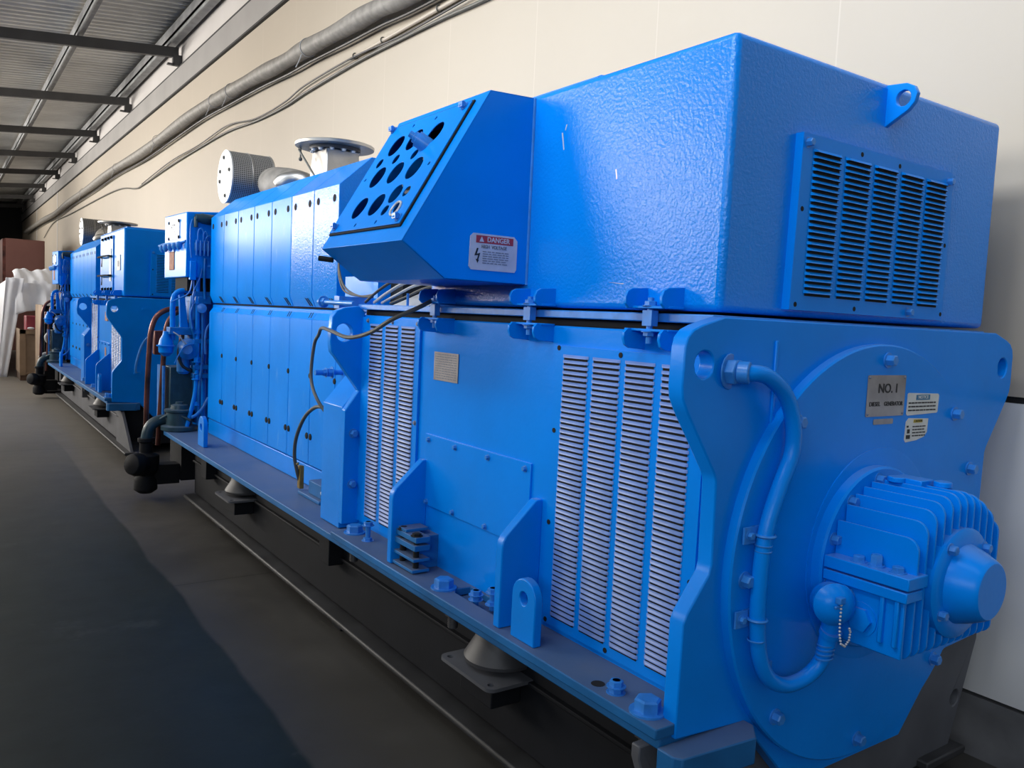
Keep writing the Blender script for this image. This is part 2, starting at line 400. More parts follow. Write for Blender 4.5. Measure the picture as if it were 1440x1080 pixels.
Y0, Y1, XL, XW = -6.0, 46.0, -5.0, 3.27
def roofz(x): return 6.02 - 0.098 * (3.27 - x)
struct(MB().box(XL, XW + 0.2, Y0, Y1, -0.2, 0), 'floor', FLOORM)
struct(MB().box(XW, XW + 0.2, Y0, Y1, 1.40, 5.06), 'wall_right', WALLUP)
struct(MB().box(XW, XW + 0.2, Y0, Y1, 0.25, 1.375), 'wall_right_lower', WALLLOW)
struct(MB().box(XW, XW + 0.2, Y0, Y1, 5.45, 6.3), 'wall_right_top', WALLTOP)
struct(MB().box(XW + 0.03, XW + 0.18, Y0, Y1, 1.375, 1.40), 'trim_1', JOINT)
struct(MB().box(XW + 0.03, XW + 0.18, Y0, Y1, 0.235, 0.25), 'trim_2', JOINT)
struct(MB().box(XW, XW + 0.2, Y0, Y1, 0.0, 0.235), 'trim_3', KERB)
fb = MB().box(XW - 0.035, XW + 0.1, Y0, Y1, 5.09, 5.42)
fb.box(XW - 0.037, XW + 0.1, Y0, Y1, 5.065, 5.09, 1).box(XW - 0.037, XW + 0.1, Y0, Y1, 5.42, 5.445, 1)
struct(fb, 'trim_4', [FASCIA, JOINT])
# pale vertical joint covers far along the wall
for k, (yy) in enumerate((31.7, 38.8)):
    struct(MB().box(XW - 0.01, XW, yy - 0.06, yy + 0.06, 2.6, 5.08), 'trim_%d' % (5 + k), WALLLOW)
# left wall with window openings
lw = MB()
zt = 5.6
lw.box(XL - 0.2, XL, Y0, Y1, 0, 2.4).box(XL - 0.2, XL, Y0, Y1, 4.7, zt)
ys = [Y0] + [v for a in WIN for v in a[:2]] + [Y1]
for a, b in zip(ys[0::2], ys[1::2]): lw.box(XL - 0.2, XL, a, b, 2.4, 4.7)
struct(lw, 'wall_left', LEFTW)
for k, (a, b, z0, z1) in enumerate(WIN):
    fr = MB()
    nb = int((b - a) / 1.45)
    for j in range(nb + 1):
        yy = a + (b - a) * j / nb; fr.box(XL - 0.14, XL - 0.08, yy - 0.025, yy + 0.025, z0, z1)
    fr.box(XL - 0.14, XL - 0.08, a, b, z0, z0 + 0.05).box(XL - 0.14, XL - 0.08, a, b, z1 - 0.05, z1)
    struct(fr, 'window_%d' % (k + 1), FASCIA)
struct(MB().box(XL, XW, Y1, Y1 + 0.2, 0, 6.4), 'wall_far', DARKWALL)
sk = MB()
for a_, b_, c_, d_ in SKY:
    zz = roofz((a_ + b_) / 2) - 0.08
    for xx in (a_ - 0.05, b_): sk.box(xx, xx + 0.05, c_, d_, zz, zz + 0.1)
    for yy in (c_, (c_ + d_) / 2, d_): sk.box(a_, b_, yy - 0.03, yy + 0.03, zz, zz + 0.1)
struct(sk, 'window_7', FASCIA)
# roof: corrugated sheet falling away from the wall, ribs running across the hall
rf = MB(); pitch = 0.20; nn = int((Y1 - Y0) / pitch)
xs = (XL - 0.3, 3.27)
top = []
for i in range(nn):
    y = Y0 + i * pitch
    for dy, dz in ((0, 0), (0.08, 0), (0.10, 0.075), (0.18, 0.075)):
        top.append((y + dy, dz))
prev = None
for y, dz in top:
    a = [rf.bm.verts.new((x, y, roofz(x) + dz)) for x in xs]
    if prev: rf.bm.faces.new((prev[0], prev[1], a[1], a[0]))
    prev = a
rf._new(rf.bm.faces[:], 0)
ro = struct(rf, 'ceiling', ROOFM)
md = ro.modifiers.new('thickness', 'SOLIDIFY'); md.thickness = 0.01; md.offset = 1

rat_y = [-2.6, 1.7, 6.0, 10.2, 14.55, 18.8, 23.0, 27.0, 31.1, 35.3, 39.6, 43.8]
ordn = ['nearest', 'second', 'third', 'fourth', 'fifth', 'sixth', 'seventh', 'last']
vis = 0
for yy in rat_y:
    if yy < 12: continue
    t = thing('roof_rafter', 'dark steel rafter under the corrugated roof, %s one in view counting from the camera' % ordn[vis], 'roof rafter', (3.2, yy, 5.57), 'dark rafters under the roof sheets')
    vis += 1
    b = MB()
    def q(x, z): return (x, z - 0.098 * (3.2 - x))
    out = [q(3.22, 5.72), q(XL, 5.72), q(XL, 5.565), q(3.22, 5.565)]
    b.poly(out, 'y', yy - 0.04, yy + 0.04)
    b.build('beam', STEELDK, t)
    b = MB().box(3.13, 3.27, yy - 0.05, yy + 0.03, 5.43, 5.60).box(3.05, 3.15, yy - 0.05, yy + 0.03, 5.43, 5.455)
    b.build('bracket', STEELDK, t)
ORG = Vector((0, 0, 0))
for nm, xx, wd in (('beside the wall', 3.12, 0.08), ('out from the wall', 1.80, 0.05), ('over the aisle', 0.35, 0.05)):
    b = MB(); z = 5.72 - 0.098 * (3.2 - xx)
    b.box(xx - wd, xx + wd, 6, Y1, z + 0.05, z + 0.10).box(xx - wd, xx - wd + 0.02, 6, Y1, z + 0.0, z + 0.24)
    single(b.build('roof_purlin', PURL), 'pale galvanised purlin running lengthwise under the roof, ' + nm, 'roof purlin', 'galvanised purlins')
# dark gap line where the roof meets the wall
struct(MB().box(3.22, 3.27, 6, Y1, 5.86, 5.93), 'trim_7', JOINT)

# ------------------------------------------------------------------ wall services
D = [(3.12, 3.4, 4.02), (3.12, 4.8, 4.12), (3.12, 6.245, 4.167), (3.12, 6.85, 4.205), (3.12, 7.626, 4.231), (3.12, 8.557, 4.27), (3.12, 9.2, 4.283), (3.12, 10.2, 4.33), (3.12, 11.41, 4.363), (3.12, 12.87, 4.40), (3.12, 14.7, 4.38), (3.12, 17.0, 4.35), (3.12, 20.1, 4.40), (3.12, 23.2, 4.37), (3.12, 27.2, 4.36), (3.12, 31, 4.30), (3.12, 35.2, 4.36), (3.12, 42, 4.36)]
t = thing('lagged_wall_pipe', 'thick grey wrapped pipe sagging along the upper cream wall', 'pipe', (3.12, 9.2, 4.2))
b = MB(); b.tube(D, lambda t_: 0.082 + 0.006 * math.sin(t_ * 70), 14, 0, 8); b.build('lagging', LAG, t)
b = MB(); b.tube([(x + 0.08, y, z - 0.10) for x, y, z in D], 0.014, 8, 0, 8); b.build('hose', BLKCAB, t)
for k, yy in enumerate((8.4, 11.1, 11.9, 15.5, 19.5, 24.5)):
    kk = [i for i in range(len(D) - 1) if D[i][1] <= yy < D[i + 1][1]][0]; tt = (yy - D[kk][1]) / (D[kk + 1][1] - D[kk][1])
    z = D[kk][2] * (1 - tt) + D[kk + 1][2] * tt - 0.03
    b = MB(); b.torus((3.12, yy, z + 0.03), (0, 1, 0.15), 0.091, 0.004, 20, 6)
    b.tube([(3.05, yy, z - 0.05), (3.03, yy + 0.02, z - 0.12), (3.01, yy + 0.05, z - 0.18)], 0.005, 6, 0, 3)
    b.build('tie_wire', WHITECAB, t)
CB = [(3.24, 3.2, 3.82), (3.24, 4.2, 3.86), (3.24, 5.238, 3.88), (3.24, 5.859, 3.908), (3.24, 6.594, 3.923), (3.24, 7.479, 3.935), (3.24, 8.768, 3.908), (3.24, 9.433, 3.879), (3.24, 10.463, 3.891), (3.24, 11.7, 3.953), (3.24, 13.2, 3.945), (3.24, 15.07, 3.91), (3.24, 17.46, 3.83), (3.24, 18.2, 3.84), (3.24, 20.65, 4.03), (3.24, 27.97, 4.09), (3.24, 32.6, 4.13), (3.24, 35.7, 3.78)]
ORG = Vector((3.24, 9, 3.8))
o = MB().tube(CB, 0.013, 8, 0, 6).build('wall_cable', GREYCAB); o.location = ORG
single(o, 'thin dark cable strung along the cream wall under the wrapped pipe', 'cable')
o = MB().tube([(x - 0.01, y, z + 0.05 + 0.03 * math.sin(y * 1.7)) for x, y, z in CB[:13]], 0.009, 8, 0, 6).build('wall_cable', EDGE); o.location = ORG
single(o, 'pale thin wire looping just above the dark cable on the cream wall', 'cable')
t = thing('cable_conduit', 'straight pale conduit rail fixed on the cream wall at upper centre of the photo', 'conduit', (3.24, 5, 3.93))
MB().cyl((3.245, 3.0, 4.0), (3.245, 7.6, 4.0), 0.018, 10).build('tube', WALLUP, t)
for yy in (5.9, 6.9, 7.5): MB().torus((3.245, yy, 4.0), (0, 1, 0), 0.026, 0.006, 14, 6).build('clip', GREYCAB, t)
ORG = Vector((0, 0, 0))

# ------------------------------------------------------------------ shared small pieces for the generator sets
def louvre(mb, P, cols, z0, z1, n, d, mslat, mslit, gap=0.36):
    """rows of pressed hoods; P(u, v, w) maps width, height and outward distance to hall coordinates"""
    p = (z1 - z0) / n
    for (u0, u1) in cols:
        du = (u1 - u0)
        for k in range(n):
            vt = z1 - k * p; vb = vt - p * (1 - gap); s = 0.08 * du
            A = [P(u0, vt, 0.0005), P(u1, vt, 0.0005), P(u1, vb, 0.0005), P(u0, vb, 0.0005)]
            B = [P(u0 + s, vb + p * 0.28, d * 0.75), P(u1 - s, vb + p * 0.28, d * 0.75), P(u1 - s, vb, d), P(u0 + s, vb, d)]
            va = [mb.bm.verts.new(x) for x in A]; vbb = [mb.bm.verts.new(x) for x in B]
            fs = [mb.bm.faces.new(x) for x in ((va[0], va[1], vbb[1], vbb[0]), (vbb[0], vbb[1], vbb[2], vbb[3]), (va[0], vbb[0], vbb[3], va[3]), (va[1], va[2], vbb[2], vbb[1]))]
            mb._new(fs, mslat)
            mb.quad([P(u0 + s * .5, vb, 0.001), P(u1 - s * .5, vb, 0.001), P(u1 - s * .5, vb - p * gap, 0.001), P(u0 + s * .5, vb - p * gap, 0.001)], mslit)
            mb.quad([P(u0, vb, 0.0008), P(u0 + s, vb, d), P(u1 - s, vb, d), P(u1, vb, 0.0008)], mslit)

def bolt(name, p, ax, r_, h, parent, m=None, label=None):
    return MB().hexb(p, ax, r_, h).build(name, m or BLUE_FIX, parent, label=label)

def mount(root, y, name='rubber_mount'):
    b = MB()
    b.lathe((1.60, y, 0.415), (0, 0, 1), [(0, 0.085), (0.008, 0.088), (0.010, 0.128), (0.022, 0.13), (0.030, 0.125), (0.08, 0.095), (0.122, 0.082)], 36)
    o = b.build(name, RUBBER, root)
    b = MB(); b.poly(rrect(1.445, 1.70, y - 0.165, y + 0.165, 0.03), 'z', 0.392, 0.404, [circ(1.475, y + 0.13, 0.012, 12), circ(1.475, y - 0.13, 0.012, 12)])
    b.build('mount_plate', GREYFRAME, o)
    b = MB(); b.box(1.50, 1.62, y - 0.10, y + 0.10, 0.30, 0.392); b.build('mount_bracket', BLACK, o, bevel=0.004)

def text_lines(mb, x0, x1, z0, z1, n, y, seed=1, frame=None):
    rnd = random.Random(seed); h = (z1 - z0) / n
    for k in range(n):
        z = z1 - k * h - h * 0.5; x = x0
        while x < x1 - 0.006:
            wl = min(rnd.uniform(0.008, 0.022), x1 - x)
            mb.box(x, x + wl, y - 0.0012, y, z - h * 0.18, z + h * 0.18); x += wl + 0.004

# ------------------------------------------------------------------ a generator set
def genset(root, first):
    global ORG
    # ---- skid frame
    b = MB()
    for sgn in (0, 1):
        def X(x): return x if not sgn else 4.61 - x
        def bx(x0, x1, *a, m=0):
            xa, xb = sorted((X(x0), X(x1))); b.box(xa, xb, *a, m)
        bx(1.62, 1.66, 1.46, 6.55, 0.14, 0.54)
        bx(1.60, 1.82, 1.46, 6.55, 0.385, 0.40)
        for yy in (5.95, 3.7):
            bx(1.545, 1.62, yy, yy + 0.13, 0.36, 0.54)
    ex = 0 if first else 0.17
    b.poly([(1.45 + ex, 0.50), (1.60 + ex * 0.2, 0.10), (3.01, 0.10), (3.16, 0.50), (3.16, 0.535), (1.45 + ex, 0.535)], 'y', 1.44, 1.47, [circ(3.035, 0.30, 0.03, 20)] + ([circ(1.575, 0.30, 0.03, 20)] if first else []), 1)
    b.box(1.62, 2.99, 6.53, 6.56, 0.14, 0.54)
    if not first: b.poly([(1.60, 0.54), (1.60, 0.12), (0.80, 0.12), (1.44, 0.54)], 'x', 1.60, 1.63)
    fr = b.build('skid_frame', [BLACK if first else GREYFRAME, GREYFRAME if first else BLACK], root, bevel=0.004, label='black painted steel skid frame' if first else 'steel skid frame, lit side coloured grey')  # far set: light on its side put into the grey frame colour
    for s in (0, 1):
        b = MB()
        pts = [(1.545, 0.13), (1.54, 0.115), (1.55, 0.10), (1.80, 0.10), (1.80, 0.13)]
        if s: pts = [(4.61 - x, z) for x, z in pts]
        b.poly(pts, 'y', 1.40 if first or s else 0.78, 6.58); b.build('bottom_flange', EDGE, fr, bevel=0.006, label='worn grey lower edge of the skid frame')
    for yy in (1.9, 3.75, 5.9):
        for xx in (1.64, 2.83):
            MB().box(xx, xx + 0.14, yy, yy + 0.12, 0, 0.10).build('packing_block', BLACK, fr, bevel=0.004)
    mount(root, 2.285); mount(root, 5.2)
    # ---- skid top plate and alternator foot plate
    b = MB(); b.poly([(1.48, 1.40), (1.70, 1.40), (1.70, 1.475), (3.13, 1.475), (3.13, 7.0), (1.48, 7.0)], 'z', 0.535, 0.569)
    sk = b.build('skid_plate', SHELF, root, bevel=0.004)
    b = MB()
    hole = [(1.535, 2.25), (1.535, 2.50), (1.555, 2.53), (1.62, 2.53), (1.62, 2.25)]
    b.poly([(1.455, 1.392), (3.14, 1.392), (3.155, 1.41), (3.155, 3.47), (3.14, 3.49), (1.47, 3.49), (1.455, 3.47)], 'z', 0.571, 0.60, [hole])
    b.build('foot_plate', SHELF, root, bevel=0.004)
    # front tips of the skid below the end plate
    for pts in ([(1.47, 1.345), (1.485, 1.325), (1.735, 1.305), (1.785, 1.355), (1.785, 1.40), (1.47, 1.40)],):
        b = MB(); b.poly(pts, 'z', 0.475, 0.548); b.build('skid_nose', SHELF, root, bevel=0.004)
    for (x, y) in ((1.521, 2.51 + 0.05), (1.505, 1.475), (1.54, 3.40)):
        bolt('foot_bolt', (x, y, 0.60), (0, 0, 1), 0.036, 0.038, root)
    for (x, y, h) in ((1.508, 1.60, 0.035), (1.54, 3.26, 0.085), (1.585, 2.33, 0.06), (1.56, 2.40, 0.035)):
        b = MB(); b.cyl((x, y, 0.58), (x, y, 0.60 + h), 0.011, 12); b.hexb((x, y, 0.60 + h - 0.018), (0, 0, 1), 0.02, 0.018); b.hexb((x, y, 0.60), (0, 0, 1), 0.02, 0.014)
        b.build('jacking_stud', BLUE_FIX, root)
    MB().cyl((1.50, 1.665, 0.5965), (1.50, 1.665, 0.6005), 0.02, 16).build('plate_hole', DARK, root)
    for (x, y) in ((1.53, 2.50), (1.53, 1.50), (1.54, 3.40)):
        b = MB(); b.cyl((x, y, 0.47), (x, y, 0.535), 0.017, 14); b.hexb((x, y, 0.535), (0, 0, -1), 0.03, 0.022)
        for k in range(5): b.torus((x, y, 0.475 + k * 0.007), (0, 0, 1), 0.018, 0.002, 14, 4)
        b.build('bolt_end', RUBBER, root)
    # ---- alternator body
    b = MB().box(1.63, 2.98, 1.433, 3.60, 0.571, 1.585)
    body = b.build('alternator_housing', BLUE, root, bevel=0.006)
    b = MB().box(1.612, 2.998, 1.436, 3.60, 1.610, 1.634).box(1.645, 2.97, 1.44, 3.58, 1.585, 1.610, 1)
    b.build('seal_strip', [BLUE_FIX, DARK], root, bevel=0.003)
    # ---- hood
    b = MB().box(1.63, 2.98, 1.433, 2.95, 1.642, 2.341)
    b2 = b.build('alternator_hood', BLUE_ORANGE if first else BLUE, root, bevel=0.018, seg=3)
    b = MB().box(1.66, 2.95, 2.0 if first else 1.46, 2.92, 2.341, 2.352); b.hexb((1.70, 2.03, 2.352), (0, 0, 1), 0.012, 0.015)
    b.build('hood_lid', BLUE, b2, bevel=0.003)
    for s in (2.30,) if first else ():
        b = MB(); b.poly([(1.436, 2.212), (1.436, 2.335), (1.375, 2.330), (1.352, 2.318), (1.341, 2.297), (1.347, 2.272), (1.365, 2.252)], 'x', s - 0.009, s + 0.009, [circ(1.382, 2.288, 0.023, 18)])
        b.build('lifting_lug', BLUE, b2, bevel=0.002)
    # end louvre panel on the hood
    b = MB(); b.hexa([(1.875, 1.408, 1.66), (2.68, 1.422, 1.66), (2.68, 1.434, 1.66), (1.875, 1.434, 1.66), (1.885, 1.408, 2.13), (2.68, 1.422, 2.13), (2.68, 1.434, 2.13), (1.885, 1.434, 2.13)])
    louvre(b, lambda u_, v_, w_: Vector((u_, 1.4075 + (u_ - 1.88) * 0.0175 - w_, v_)), [(1.93, 2.06), (2.08, 2.208), (2.226, 2.35), (2.370, 2.498), (2.516, 2.642)], 1.700, 2.094, 24, 0.010, 0, 1, 0.42)
    lp = b.build('hood_louvre_panel', [BLUE, DARK], root, fix=False)
    for (x, z) in ((1.905, 2.105), (2.65, 2.10), (2.47, 1.678)):
        b = MB(); b.hexb((x, 1.41 + (x - 1.88) * 0.0175, z), (0, -1, 0), 0.011, 0.02); b.build('panel_screw', BLUE_FIX, lp)
    b = MB()
    for (x, z) in ((2.16, 2.112), (2.36, 2.108), (1.90, 1.93), (1.90, 1.675), (2.18, 1.675), (2.66, 1.90), (2.67, 1.68)):
        b.cyl((x, 1.409 + (x - 1.88) * 0.0175 - 0.0015, z), (x, 1.411 + (x - 1.88) * 0.0175, z), 0.007, 12)
    b.build('screw_hole', DARK, lp)
    # ---- end plate with ears
    L = [(1.601, 1.629), (1.52, 1.606), (1.492, 1.594), (1.474, 1.575), (1.467, 1.55), (1.465, 1.455), (1.470, 1.425), (1.49, 1.39), (1.60, 1.235), (1.608, 1.215), (1.612, 1.00), (1.605, 0.975), (1.535, 0.885), (1.523, 0.86), (1.520, 0.60), (1.52, 0.56), (1.76, 0.545), (1.79, 0.53), (2.007, 0.302)]
    Rr = [(4.584 - x, z) for x, z in L][::-1]
    b = MB(); b.poly(L + Rr, 'y', 1.387, 1.436, [circ(1.537, 1.51, 0.034, 24), circ(4.584 - 1.537, 1.51, 0.034, 24)])
    ep = b.build('end_plate', BLUE, root, bevel=0.004)
    # round cover
    if first:
        b = MB(); b.lathe((2.275, 1.389, 0.955), (0, -1, 0), [(0, 0.622), (0.026, 0.622), (0.031, 0.617)], 96)
        dc = b.build('bearing_cover', BLUE, root)
        for a in (90, 45, 22.5, 0, 135, 180, 225, 270, 315):
            bolt('cover_bolt', (2.283 + 0.576 * math.cos(R(a)), 1.358, 0.955 + 0.576 * math.sin(R(a))), (0, -1, 0), 0.017, 0.026, dc)
        b = MB(); b.lathe((2.283, 1.359, 0.955), (0, -1, 0), [(0, 0.318), (0.004, 0.318), (0.005, 0.31)], 72); b.build('cover_rim', BLUE, dc)
    # ---- far ear plates with their box brackets
    for s in (0, 1):
        def X(x): return x if not s else 4.61 - x
        o1 = [(1.63, 1.60), (1.60, 1.625), (1.53, 1.615), (1.490, 1.600), (1.470, 1.57), (1.462, 1.457), (1.470, 1.41), (1.492, 1.385), (1.610, 1.23), (1.545, 1.14), (1.545, 0.60), (1.63, 0.60)]
        b = MB(); b.poly([(X(x), z) for x, z in o1], 'y', 3.56, 3.60, [circ(X(1.53), 1.50, 0.042, 24)])
        e = b.build('ear_plate', BLUE, root, bevel=0.004)
        b = MB()
        x0, x1 = sorted((X(1.547), X(1.70)))
        if not s:
            b.hexa([(1.547, 3.60, 0.572), (1.76, 3.60, 0.572), (1.76, 3.83, 0.572), (1.547, 3.83, 0.572), (1.547, 3.60, 1.150), (1.76, 3.60, 1.40), (1.76, 3.83, 1.40), (1.547, 3.83, 1.150)])
        else:
            b.box(x0, x1, 3.60, 3.83, 0.572, 1.2)
        b.build('ear_bracket', SHELF if False else BLUE, e, bevel=0.004)
        if not s:
            for z in (1.03, 0.79): bolt('bracket_bolt', (1.59, 3.56, z), (0, -1, 0), 0.017, 0.022, e)
    # ---- side louvre panels (near side)
    b = MB(); b.box(1.619, 1.629, 1.448, 2.092, 0.618, 1.522)
    louvre(b, lambda u_, v_, w_: Vector((1.6185 - w_, u_, v_)), [(1.922, 2.046), (1.779, 1.903), (1.637, 1.759), (1.494, 1.612)], 0.648, 1.496, 50, 0.007, 1, 2, 0.44)
    sp = b.build('side_louvre_panel', [BLUE, SLAT, DARK], root, fix=False)
    b = MB()
    for (y, z) in ((2.07, 1.515), (1.78, 1.51), (2.075, 1.25), (2.078, 0.95), (1.462, 1.27), (1.462, 0.93), (1.775, 0.632), (2.07, 0.63)):
        b.cyl((1.617, y, z), (1.619, y, z), 0.008, 12)
    b.build('screw_hole', DARK, sp)
    b = MB(); b.box(1.619, 1.629, 3.0, 3.56, 0.618, 1.575)
    louvre(b, lambda u_, v_, w_: Vector((1.6185 - w_, u_, v_)), [(3.345, 3.475), (3.192, 3.318), (3.038, 3.166)], 0.655, 1.547, 50, 0.007, 1, 2, 0.46)
    sp = b.build('side_louvre_panel', [BLUE, SLAT, DARK], root, fix=False)
    b = MB()
    for (y, z) in ((3.02, 1.56), (3.25, 1.56), (3.50, 1.56), (3.015, 1.15), (3.015, 0.85)):
        b.hexb((1.62, y, z), (-1, 0, 0), 0.008, 0.008)
    b.build('panel_screw', INKL, sp)
    # ---- inspection cover
    b = MB(); b.box(1.622, 1.631, 2.195, 2.925, 0.83, 1.12)
    ic = b.build('inspection_cover', BLUE, root, bevel=0.002)
    for y in (2.895, 2.687, 2.456, 2.226):
        for z in (1.098, 0.845): bolt('cover_screw', (1.622, y, z), (-1, 0, 0), 0.009, 0.012, ic)
    # nameplate
    if first:
        b = MB(); b.box(1.6265, 1.6305, 2.70, 2.886, 1.343, 1.455)
        npl = b.build('nameplate', PLATEM, root, label='small grey engraved rating plate')
        b = MB()
        rnd = random.Random(4)
        for k in range(11):
            z = 1.447 - k * 0.0093; y = 2.712
            while y < 2.87:
                wl = rnd.uniform(0.01, 0.03); b.box(1.6258, 1.6266, y, min(y + wl, 2.875), z - 0.0022, z + 0.001); y += wl + 0.006
        b.build('engraving', INKL, npl)
    # ---- gussets on the foot plate
    for y in (2.91, 2.13):
        b = MB(); b.poly([(1.631, 1.012), (1.606, 1.012), (1.598, 1.005), (1.492, 0.905), (1.480, 0.885), (1.477, 0.86), (1.477, 0.601), (1.631, 0.601)], 'y', y, y + 0.035)
        b.build('gusset', BLUE, root, bevel=0.004)
    # ---- lashing eyes
    def eye(x, y, z0, wd, h, th):
        pts = [(y - wd / 2, z0), (y + wd / 2, z0)]
        r_ = wd / 2
        pts += [(y + r_ * math.cos(R(a)), z0 + h - r_ + r_ * math.sin(R(a))) for a in range(0, 181, 15)]
        b = MB(); b.poly(pts, 'x', x, x + th, [circ(y, z0 + h - r_, r_ * 0.33, 16)]); b.build('lashing_eye', BLUE, root, bevel=0.004)
    eye(1.482, 2.01, 0.60, 0.125, 0.20, 0.03)
    eye(1.555, 6.15, 0.57, 0.16, 0.22, 0.03)
    # ---- hood clamps
    for yc in (1.64, 2.20, 2.83):
        b = MB()
        for (z0, z1, web) in ((1.645, 1.700, 0), (1.535, 1.590, 1)):
            zw = (1.645, 1.652) if not web else (1.583, 1.590)
            b.box(1.575, 1.632, yc - 0.085, yc + 0.085, *zw)
            for ys_ in (yc - 0.083, yc + 0.055):
                # rounded cheek standing off the wall
                if not web: out = [(1.632, z0), (1.562, z0), (1.550, z0 + 0.012), (1.548, z1 - 0.026), (1.556, z1 - 0.008), (1.572, z1), (1.632, z1 + 0.004)]
                else: out = [(1.632, z1), (1.562, z1), (1.550, z1 - 0.012), (1.548, z0 + 0.026), (1.556, z0 + 0.008), (1.572, z0), (1.632, z0 - 0.004)]
                b.poly(out, 'y', ys_, ys_ + 0.010)
        cl = b.build('hood_clamp', BLUE, root, bevel=0.0015)
        b = MB(); b.cyl((1.59, yc, 1.55), (1.59, yc, 1.675), 0.009, 12); b.hexb((1.59, yc, 1.652), (0, 0, 1), 0.017, 0.014); b.hexb((1.59, yc, 1.583), (0, 0, -1), 0.017, 0.014)
        b.box(1.578, 1.602, yc - 0.018, yc + 0.018, 1.598, 1.64)
        b.build('clamp_bolt', BLUE_FIX, cl)
    # ---- connection block on the foot plate
    if first:
        b = MB()
        b.box(1.545, 1.64, 2.80, 2.93, 0.60, 0.73)
        for k, z in enumerate((0.606, 0.648, 0.690, 0.722)):
            b.box(1.485 + 0.004 * k, 1.56, 2.74, 2.93, z, z + (0.012 if k < 2 else 0.022))
        b.box(1.50, 1.60, 2.83, 2.90, 0.744, 0.756)
        cb = b.build('clamp_block', SHELF, root, bevel=0.002)
        for y in (2.77, 2.88):
            b = MB(); b.cyl((1.515, y, 0.61), (1.515, y, 0.742), 0.012, 12); b.hexb((1.515, y, 0.744), (0, 0, 1), 0.018, 0.012); b.build('block_bolt', DARK, cb)
    # ---- conduit, gearcase and signs on the near end
    if first:
        cp = [(1.635, 1.385, 1.494), (1.645, 1.345, 1.494), (1.70, 1.33, 1.488), (1.77, 1.33, 1.45), (1.812, 1.33, 1.395), (1.829, 1.33, 1.33), (1.822, 1.33, 1.27), (1.788, 1.33, 1.20), (1.755, 1.33, 1.12), (1.738, 1.33, 1.04), (1.733, 1.33, 0.93), (1.737, 1.33, 0.84), (1.752, 1.328, 0.755), (1.79, 1.325, 0.69), (1.850, 1.315, 0.66), (1.915, 1.30, 0.672), (1.955, 1.285, 0.712), (1.965, 1.275, 0.77)]
        b = MB(); b.tube(cp, 0.021, 16, 0, 6); cn = b.build('conduit', BLUE, root)
        b = MB(); b.hexb((1.628, 1.388, 1.494), (0.25, -1, 0), 0.034, 0.03); b.lathe((1.634, 1.362, 1.494), (0.5, -1, 0), [(0, 0.028), (0.028, 0.028), (0.03, 0.022)], 20); b.build('conduit_gland', BLUE_FIX, cn, bevel=0.002)
        for z, x in ((1.075, 1.745), (0.855, 1.735)):
            b = MB(); b.torus((x, 1.33, z), (0, 0, 1), 0.024, 0.004, 18, 6); b.box(x - 0.062, x - 0.018, 1.347, 1.353, z - 0.022, z + 0.022); b.hexb((x - 0.042, 1.347, z), (0, -1, 0), 0.010, 0.012)
            b.box(x - 0.03, x + 0.03, 1.350, 1.356, z - 0.022, z + 0.022)
            b.build('conduit_clip', BLUE_FIX, cn)
        b = MB(); b.box(1.79, 1.83, 1.345, 1.357, 0.68, 0.72); b.hexb((1.81, 1.345, 0.695), (0, -1, 0), 0.010, 0.012); b.build('conduit_clip', BLUE_FIX, cn)
        for z in (1.05, 1.035, 0.80): MB().torus((1.735 if z < 1 else 1.739, 1.33, z), (0, 0, 1), 0.021, 0.0025, 16, 5).build('conduit_thread', BLUE_FIX, cn)
        for k in range(4): MB().torus((1.963 - 0.002 * k, 1.276, 0.765 - 0.012 * k), (-0.1, 0.1, 1), 0.022, 0.003, 16, 5).build('conduit_thread', BLUE_FIX, cn)
        # raised weld bar
        MB().box(1.800, 1.812, 1.381, 1.389, 1.35, 1.575).build('weld_bar', BLUE, ep, bevel=0.003)
        # gearcase
        cx, cz = 2.25, 0.955
        b = MB(); b.lathe((cx, 1.358, cz), (0, -1, 0), [(0, 0.268), (0.030, 0.268), (0.036, 0.262)], 64)
        gc = b.build('motor_flange', BLUE, root)
        for a in (60, 96, 130, 160, 190, 20, -20, 230, 300): bolt('flange_bolt', (cx + 0.235 * math.cos(R(a)), 1.323, cz + 0.235 * math.sin(R(a))), (0, -1, 0), 0.014, 0.022, gc)
        b = MB()
        outl = [(2.005, 0.775), (2.46, 0.775), (2.46, 0.975)] + [(cx + 0.215 * math.cos(R(a)), cz + 0.20 * math.sin(R(a))) for a in range(10, 171, 10)] + [(2.005, 0.975)]
        b.poly(outl, 'y', 1.325, 1.125)
        mb_ = b.build('motor_casing', BLUE, root, bevel=0.008)
        # cooling fins: parallel plates, tallest in the middle, wrapping down the front
        xs_ = [2.040 + 0.0375 * k for k in range(12)]
        for k, x in enumerate(xs_):
            rr = 0.255; zt_ = cz + math.sqrt(max(rr * rr - (x - cx) ** 2, 0.0)) * 0.93
            yb = 1.318; yf = 1.085 if k else 1.085
            rad = 0.035; o2 = [(yb, 0.99), (yb, zt_)]
            o2 += [(yf + rad - rad * math.sin(R(a)), zt_ - rad + rad * math.cos(R(a))) for a in range(0, 91, 15)]
            o2 += [(yf, 0.80)] + [(yf + 0.03 - 0.03 * math.cos(R(a)), 0.80 - 0.03 * math.sin(R(a))) for a in range(15, 91, 15)] + [(1.14, 0.77), (1.14, 0.99)]
            b = MB(); b.poly(o2, 'x', x - 0.0045, x + 0.0045); b.build('cooling_fin', BLUE, mb_, bevel=0.0015)
        b = MB(); b.box(1.985, 2.075, 1.075, 1.318, 0.965, 0.998); b.box(1.985, 2.06, 1.078, 1.318, 0.932, 0.960)
        lf = b.build('casing_ledge', BLUE, mb_, bevel=0.003)
